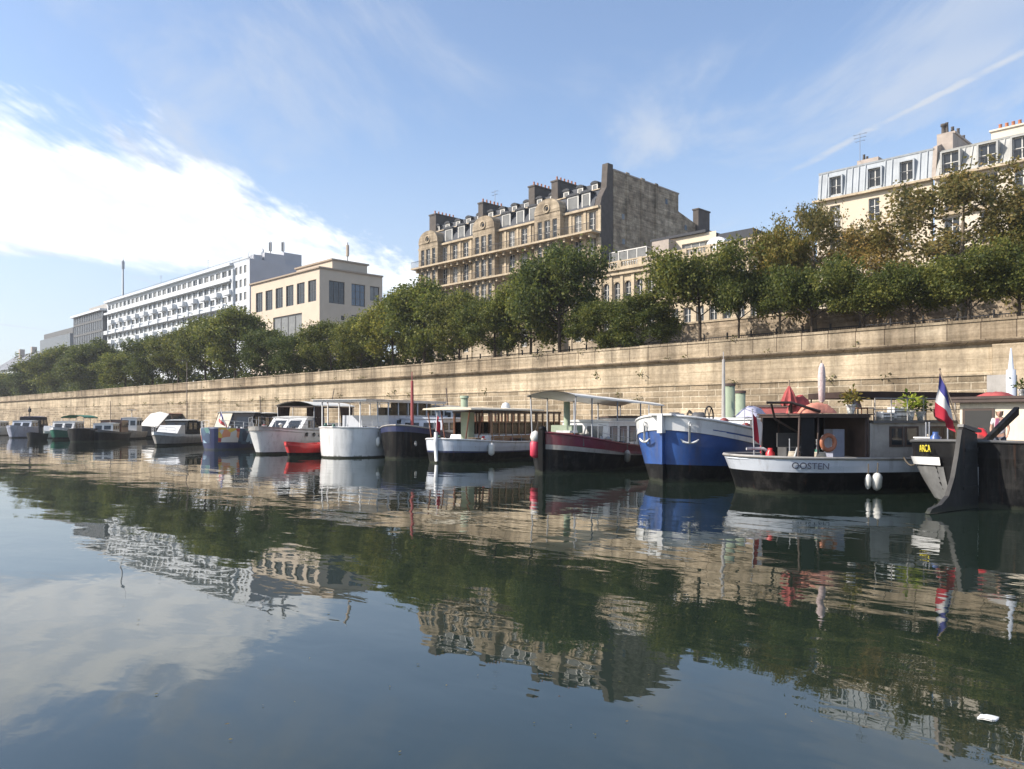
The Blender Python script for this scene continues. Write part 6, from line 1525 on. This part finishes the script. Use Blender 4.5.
def person(label, p, rotz):
    t = thing('person', label, 'person', p, rotz)      # faces local -y
    V = []; E = []; Rr = []
    def v(co, r, par=None):
        V.append(Vector(co)); Rr.append(r); i = len(V) - 1
        if par is not None: E.append((par, i))
        return i
    pel = v((0, .02, .90), (.15, .11)); ab = v((0, .0, 1.05), (.14, .10), pel); ch = v((0, -.04, 1.25), (.16, .11), ab); ck = v((0, -.07, 1.37), (.11, .08), ch); nk = v((0, -.10, 1.44), .05, ck); hd0 = v((0, -.13, 1.50), (.065, .075), nk); hd = v((0, -.15, 1.57), (.075, .09), hd0); hd2 = v((0, -.14, 1.64), (.06, .07), hd)
    for s in (-1, 1):
        hp = v((s * .09, .02, .82), .085, pel); kn = v((s * .10, -.03, .47), .058, hp); an = v((s * .10, .02, .09), .038, kn); ft = v((s * .11, -.12, .035), .035, an)
        sh = v((s * .17, -.06, 1.35), .055, ck); el = v((s * .24, -.05, 1.08), .04, sh); wr_ = v((s * .22, -.22, .90), .028, el); pm = v((s * .215, -.27, .86), (.035, .022), wr_)
        for k in range(4):
            f1 = v((s * (.235 - .016 * k), -.315 - .004 * (1.5 - abs(k - 1.5)), .835 - .004 * k), .0095, pm); f2 = v((s * (.232 - .016 * k), -.335 - .004 * (1.5 - abs(k - 1.5)), .805), .0085, f1)
        th = v((s * .185, -.29, .85), .011, pm); v((s * .175, -.315, .835), .009, th)
    skin_mesh('body', V, E, Rr, 'skin', t)
    # clothes follow the body
    V2 = [(0, .02, .86), (0, .0, 1.05), (0, -.04, 1.25), (0, -.07, 1.37), (.17, -.06, 1.355), (.215, -.055, 1.18), (-.17, -.06, 1.355), (-.215, -.055, 1.18)]
    skin_mesh('shirt', V2, [(0, 1), (1, 2), (2, 3), (3, 4), (4, 5), (3, 6), (6, 7)], [(.175, .135), (.165, .125), (.185, .13), (.13, .1), .075, .062, .075, .062], 'shirt', t)
    V3 = [(0, .02, .92), (.09, .02, .80), (.10, -.03, .47), (.10, .02, .12), (-.09, .02, .80), (-.10, -.03, .47), (-.10, .02, .12)]
    skin_mesh('trousers', V3, [(0, 1), (1, 2), (2, 3), (0, 4), (4, 5), (5, 6)], [(.165, .125), .1, .075, .06, .1, .075, .06], 'jeans', t)
    m = MB(); m.sheet([[(-.10 + .03 * i + .05 * j / 6 * (-1), -.165 - .012 * math.sin(i * 2) + (.0 if j < 5 else .02), 1.40 - .07 * j) for i in range(4)] for j in range(7)], 0, (0, -.012, 0)); m.build('scarf', 'scarf', t)
    skin_mesh('hair', [(0, -.115, 1.66), (0, -.06, 1.60), (0, -.035, 1.50), (0, -.02, 1.40), (.055, -.09, 1.60), (-.055, -.09, 1.60), (.07, -.10, 1.47), (-.07, -.10, 1.47)], [(0, 1), (1, 2), (2, 3), (0, 4), (0, 5), (4, 6), (5, 7)], [.075, .085, .075, .05, .05, .05, .03, .03], 'hair', t)
    for s in (-1, 1): m = MB(); m.lathe([(.002, -.006), (.011, 0), (.002, .006)], (s * .03, -.238, 1.575), 8, axis='Y'); m.build('eye', 'eye', t)
    m = MB(); m.lathe([(.004, 0), (.012, -.02), (.016, -.045), (.006, -.055)], (0, -.245, 1.575), 8); m.build('nose', 'skin', t)
    m = MB(); m.box(-.022, .022, -.224, -.216, 1.507, 1.514); m.build('mouth', 'scarf', t)
    return t
kd = kb.zs(3.0) - .6
person('person with brown hair in white top and pink scarf, standing on the black barge', Vector((atD(1000, 0, 25.1).x, atD(1000, 0, 25.1).y, kd + .04)), math.atan2((-FW * .75 - RT * .55).x, -(-FW * .75 - RT * .55).y))

# ------------------------------------------------------------------ small things
for b_, x_, lab in ((tb_, 1.6, 'blue-white fender hanging on the round bow side of the tall white houseboat'), (tb_, 3.1, 'second fender along the tall white houseboat, nearer the black barge'), (mb_, 4.2, 'grey fender hanging halfway along the maroon barge'), (bb_, 4.4, 'fender hanging on the dark right side of the blue barge')):
    q_ = Vector(b_.pt(x_, .55, -1)); fender(lab, b_.W(q_.x, q_.y - .2, q_.z), .6, .15, 'fender' if b_ is not mb_ else 'bgrey')
for px, zz, lab in ((300, 2.3, 'iron mooring ring on the wall behind the red boat'), (480, 2.6, 'iron mooring ring on the wall behind the varnished wheelhouse barge'), (690, 3.0, 'iron mooring ring on the wall above the blue barge')):
    t = thing('mooring_ring', lab, 'ring', (XY(px, WY), WY - .05, zz)); m = MB(); m.torus((0, 0, -.2), .2, .03, 'Y', 16, 6); m.build('ring', 'iron', t); m = MB(); m.lathe([(.10, -.04), (.10, .02), (.04, .05)], (0, 0, 0), 10, axis='Y'); m.build('wall_plate', 'iron', t)
# fallen leaves drifting on the water: stuff
rng = np.random.default_rng(77); n = 70; u_ = rng.uniform(-.62, .62, n); d_ = 2.5 * 800 / rng.uniform(75, 345, n)
cl = rng.choice(14, n); P = np.stack([d_ * FW.x + u_ * d_ * RT.x, d_ * FW.y + u_ * d_ * RT.y, np.full(n, .012)], 1); P[:, :2] = P[cl][:, :2] * .6 + P[:, :2] * .4
me = leaf_cloud('floating_leaves', P, .032, 78); co = np.empty(len(me.vertices) * 3); me.vertices.foreach_get('co', co); co = co.reshape(-1, 3); co[:, 2] = .012 + (co[:, 2] - .012) * .15; me.vertices.foreach_set('co', co.ravel()); me.materials.append(M['leaf_brown'])
o = bpy.data.objects.new('floating_leaves', me); COL.objects.link(o); tag(o, 'small fallen leaves drifting on the open water', 'leaves', kind='stuff')
p = at(988, 719)
t = thing('floating_litter', 'crumpled white plastic scrap floating on the water in front of the boats', 'litter', p, YAW)
m = MB(); V = []; 
rg4 = random.Random(2); G = [[((i / 6 - .5) * .19 * (1 - abs(j / 4 - .5) * 1.5), (j / 4 - .5) * .13, .012 + .018 * math.sin(math.pi * i / 6) * math.sin(math.pi * j / 4) + rg4.uniform(0, .008)) for j in range(5)] for i in range(7)]
m.sheet(G, 0, .012); m.build('plastic_sheet', 'foam', t)
pl = thing('quay_pole', 'slender grey pole on the quay in front of the wall, behind the tarp-covered boat', 'pole', (XY(187, 44.5), 44.5, QZ))
hp = ZY(187, 362, 44.5) - QZ
m = MB(); m.tube([(0, 0, 0), (0, 0, .5), (0, 0, hp)], [.10, .07, .05], 10); m.build('post', 'brown_dark', pl); m = MB(); m.tube([(0, 0, hp), (0, -.3, hp + .15), (0, -.9, hp + .2)], .05, 6); m.box(-.12, .12, -1.35, -.85, hp + .15, hp + .25); m.build('lamp_head', 'brown_dark', pl)
for px, lab in ((262, 'leaning dark pole on the quay behind the white motor yacht, against the wall'), (450, 'thin dark pole on the quay behind the varnished wheelhouse barge')):
    t = thing('quay_pole', lab, 'pole', (XY(px, 44.8), 44.8, QZ)); m = MB(); m.tube([(0, 0, 0), (-.5, 0, 4.2)], .05, 6); m.build('post', 'brown_dark', t); m = MB(); m.torus((-.5, 0, 4.2), .08, .02, 'Y', 10, 5); m.build('ring', 'brown_dark', t)

# ------------------------------------------------------------------ haze
hz = bpy.data.materials.new('haze'); hz.use_nodes = True; nt = hz.node_tree; nt.nodes.remove(nt.nodes['Principled BSDF'])
pv = nt.nodes.new('ShaderNodeVolumePrincipled'); pv.inputs['Color'].default_value = (.93, .96, 1, 1); pv.inputs['Density'].default_value = HAZE; pv.inputs['Anisotropy'].default_value = .25
nt.links.new(pv.outputs[0], nt.nodes['Material Output'].inputs['Volume'])
M['haze'] = hz
m = MB(); m.box(-640, 190, -190, 360, -2.5, 72); o = m.build('haze', 'haze'); o['kind'] = 'stuff'; o['label'] = 'thin pale morning haze in the air over the basin'; o['category'] = 'haze'
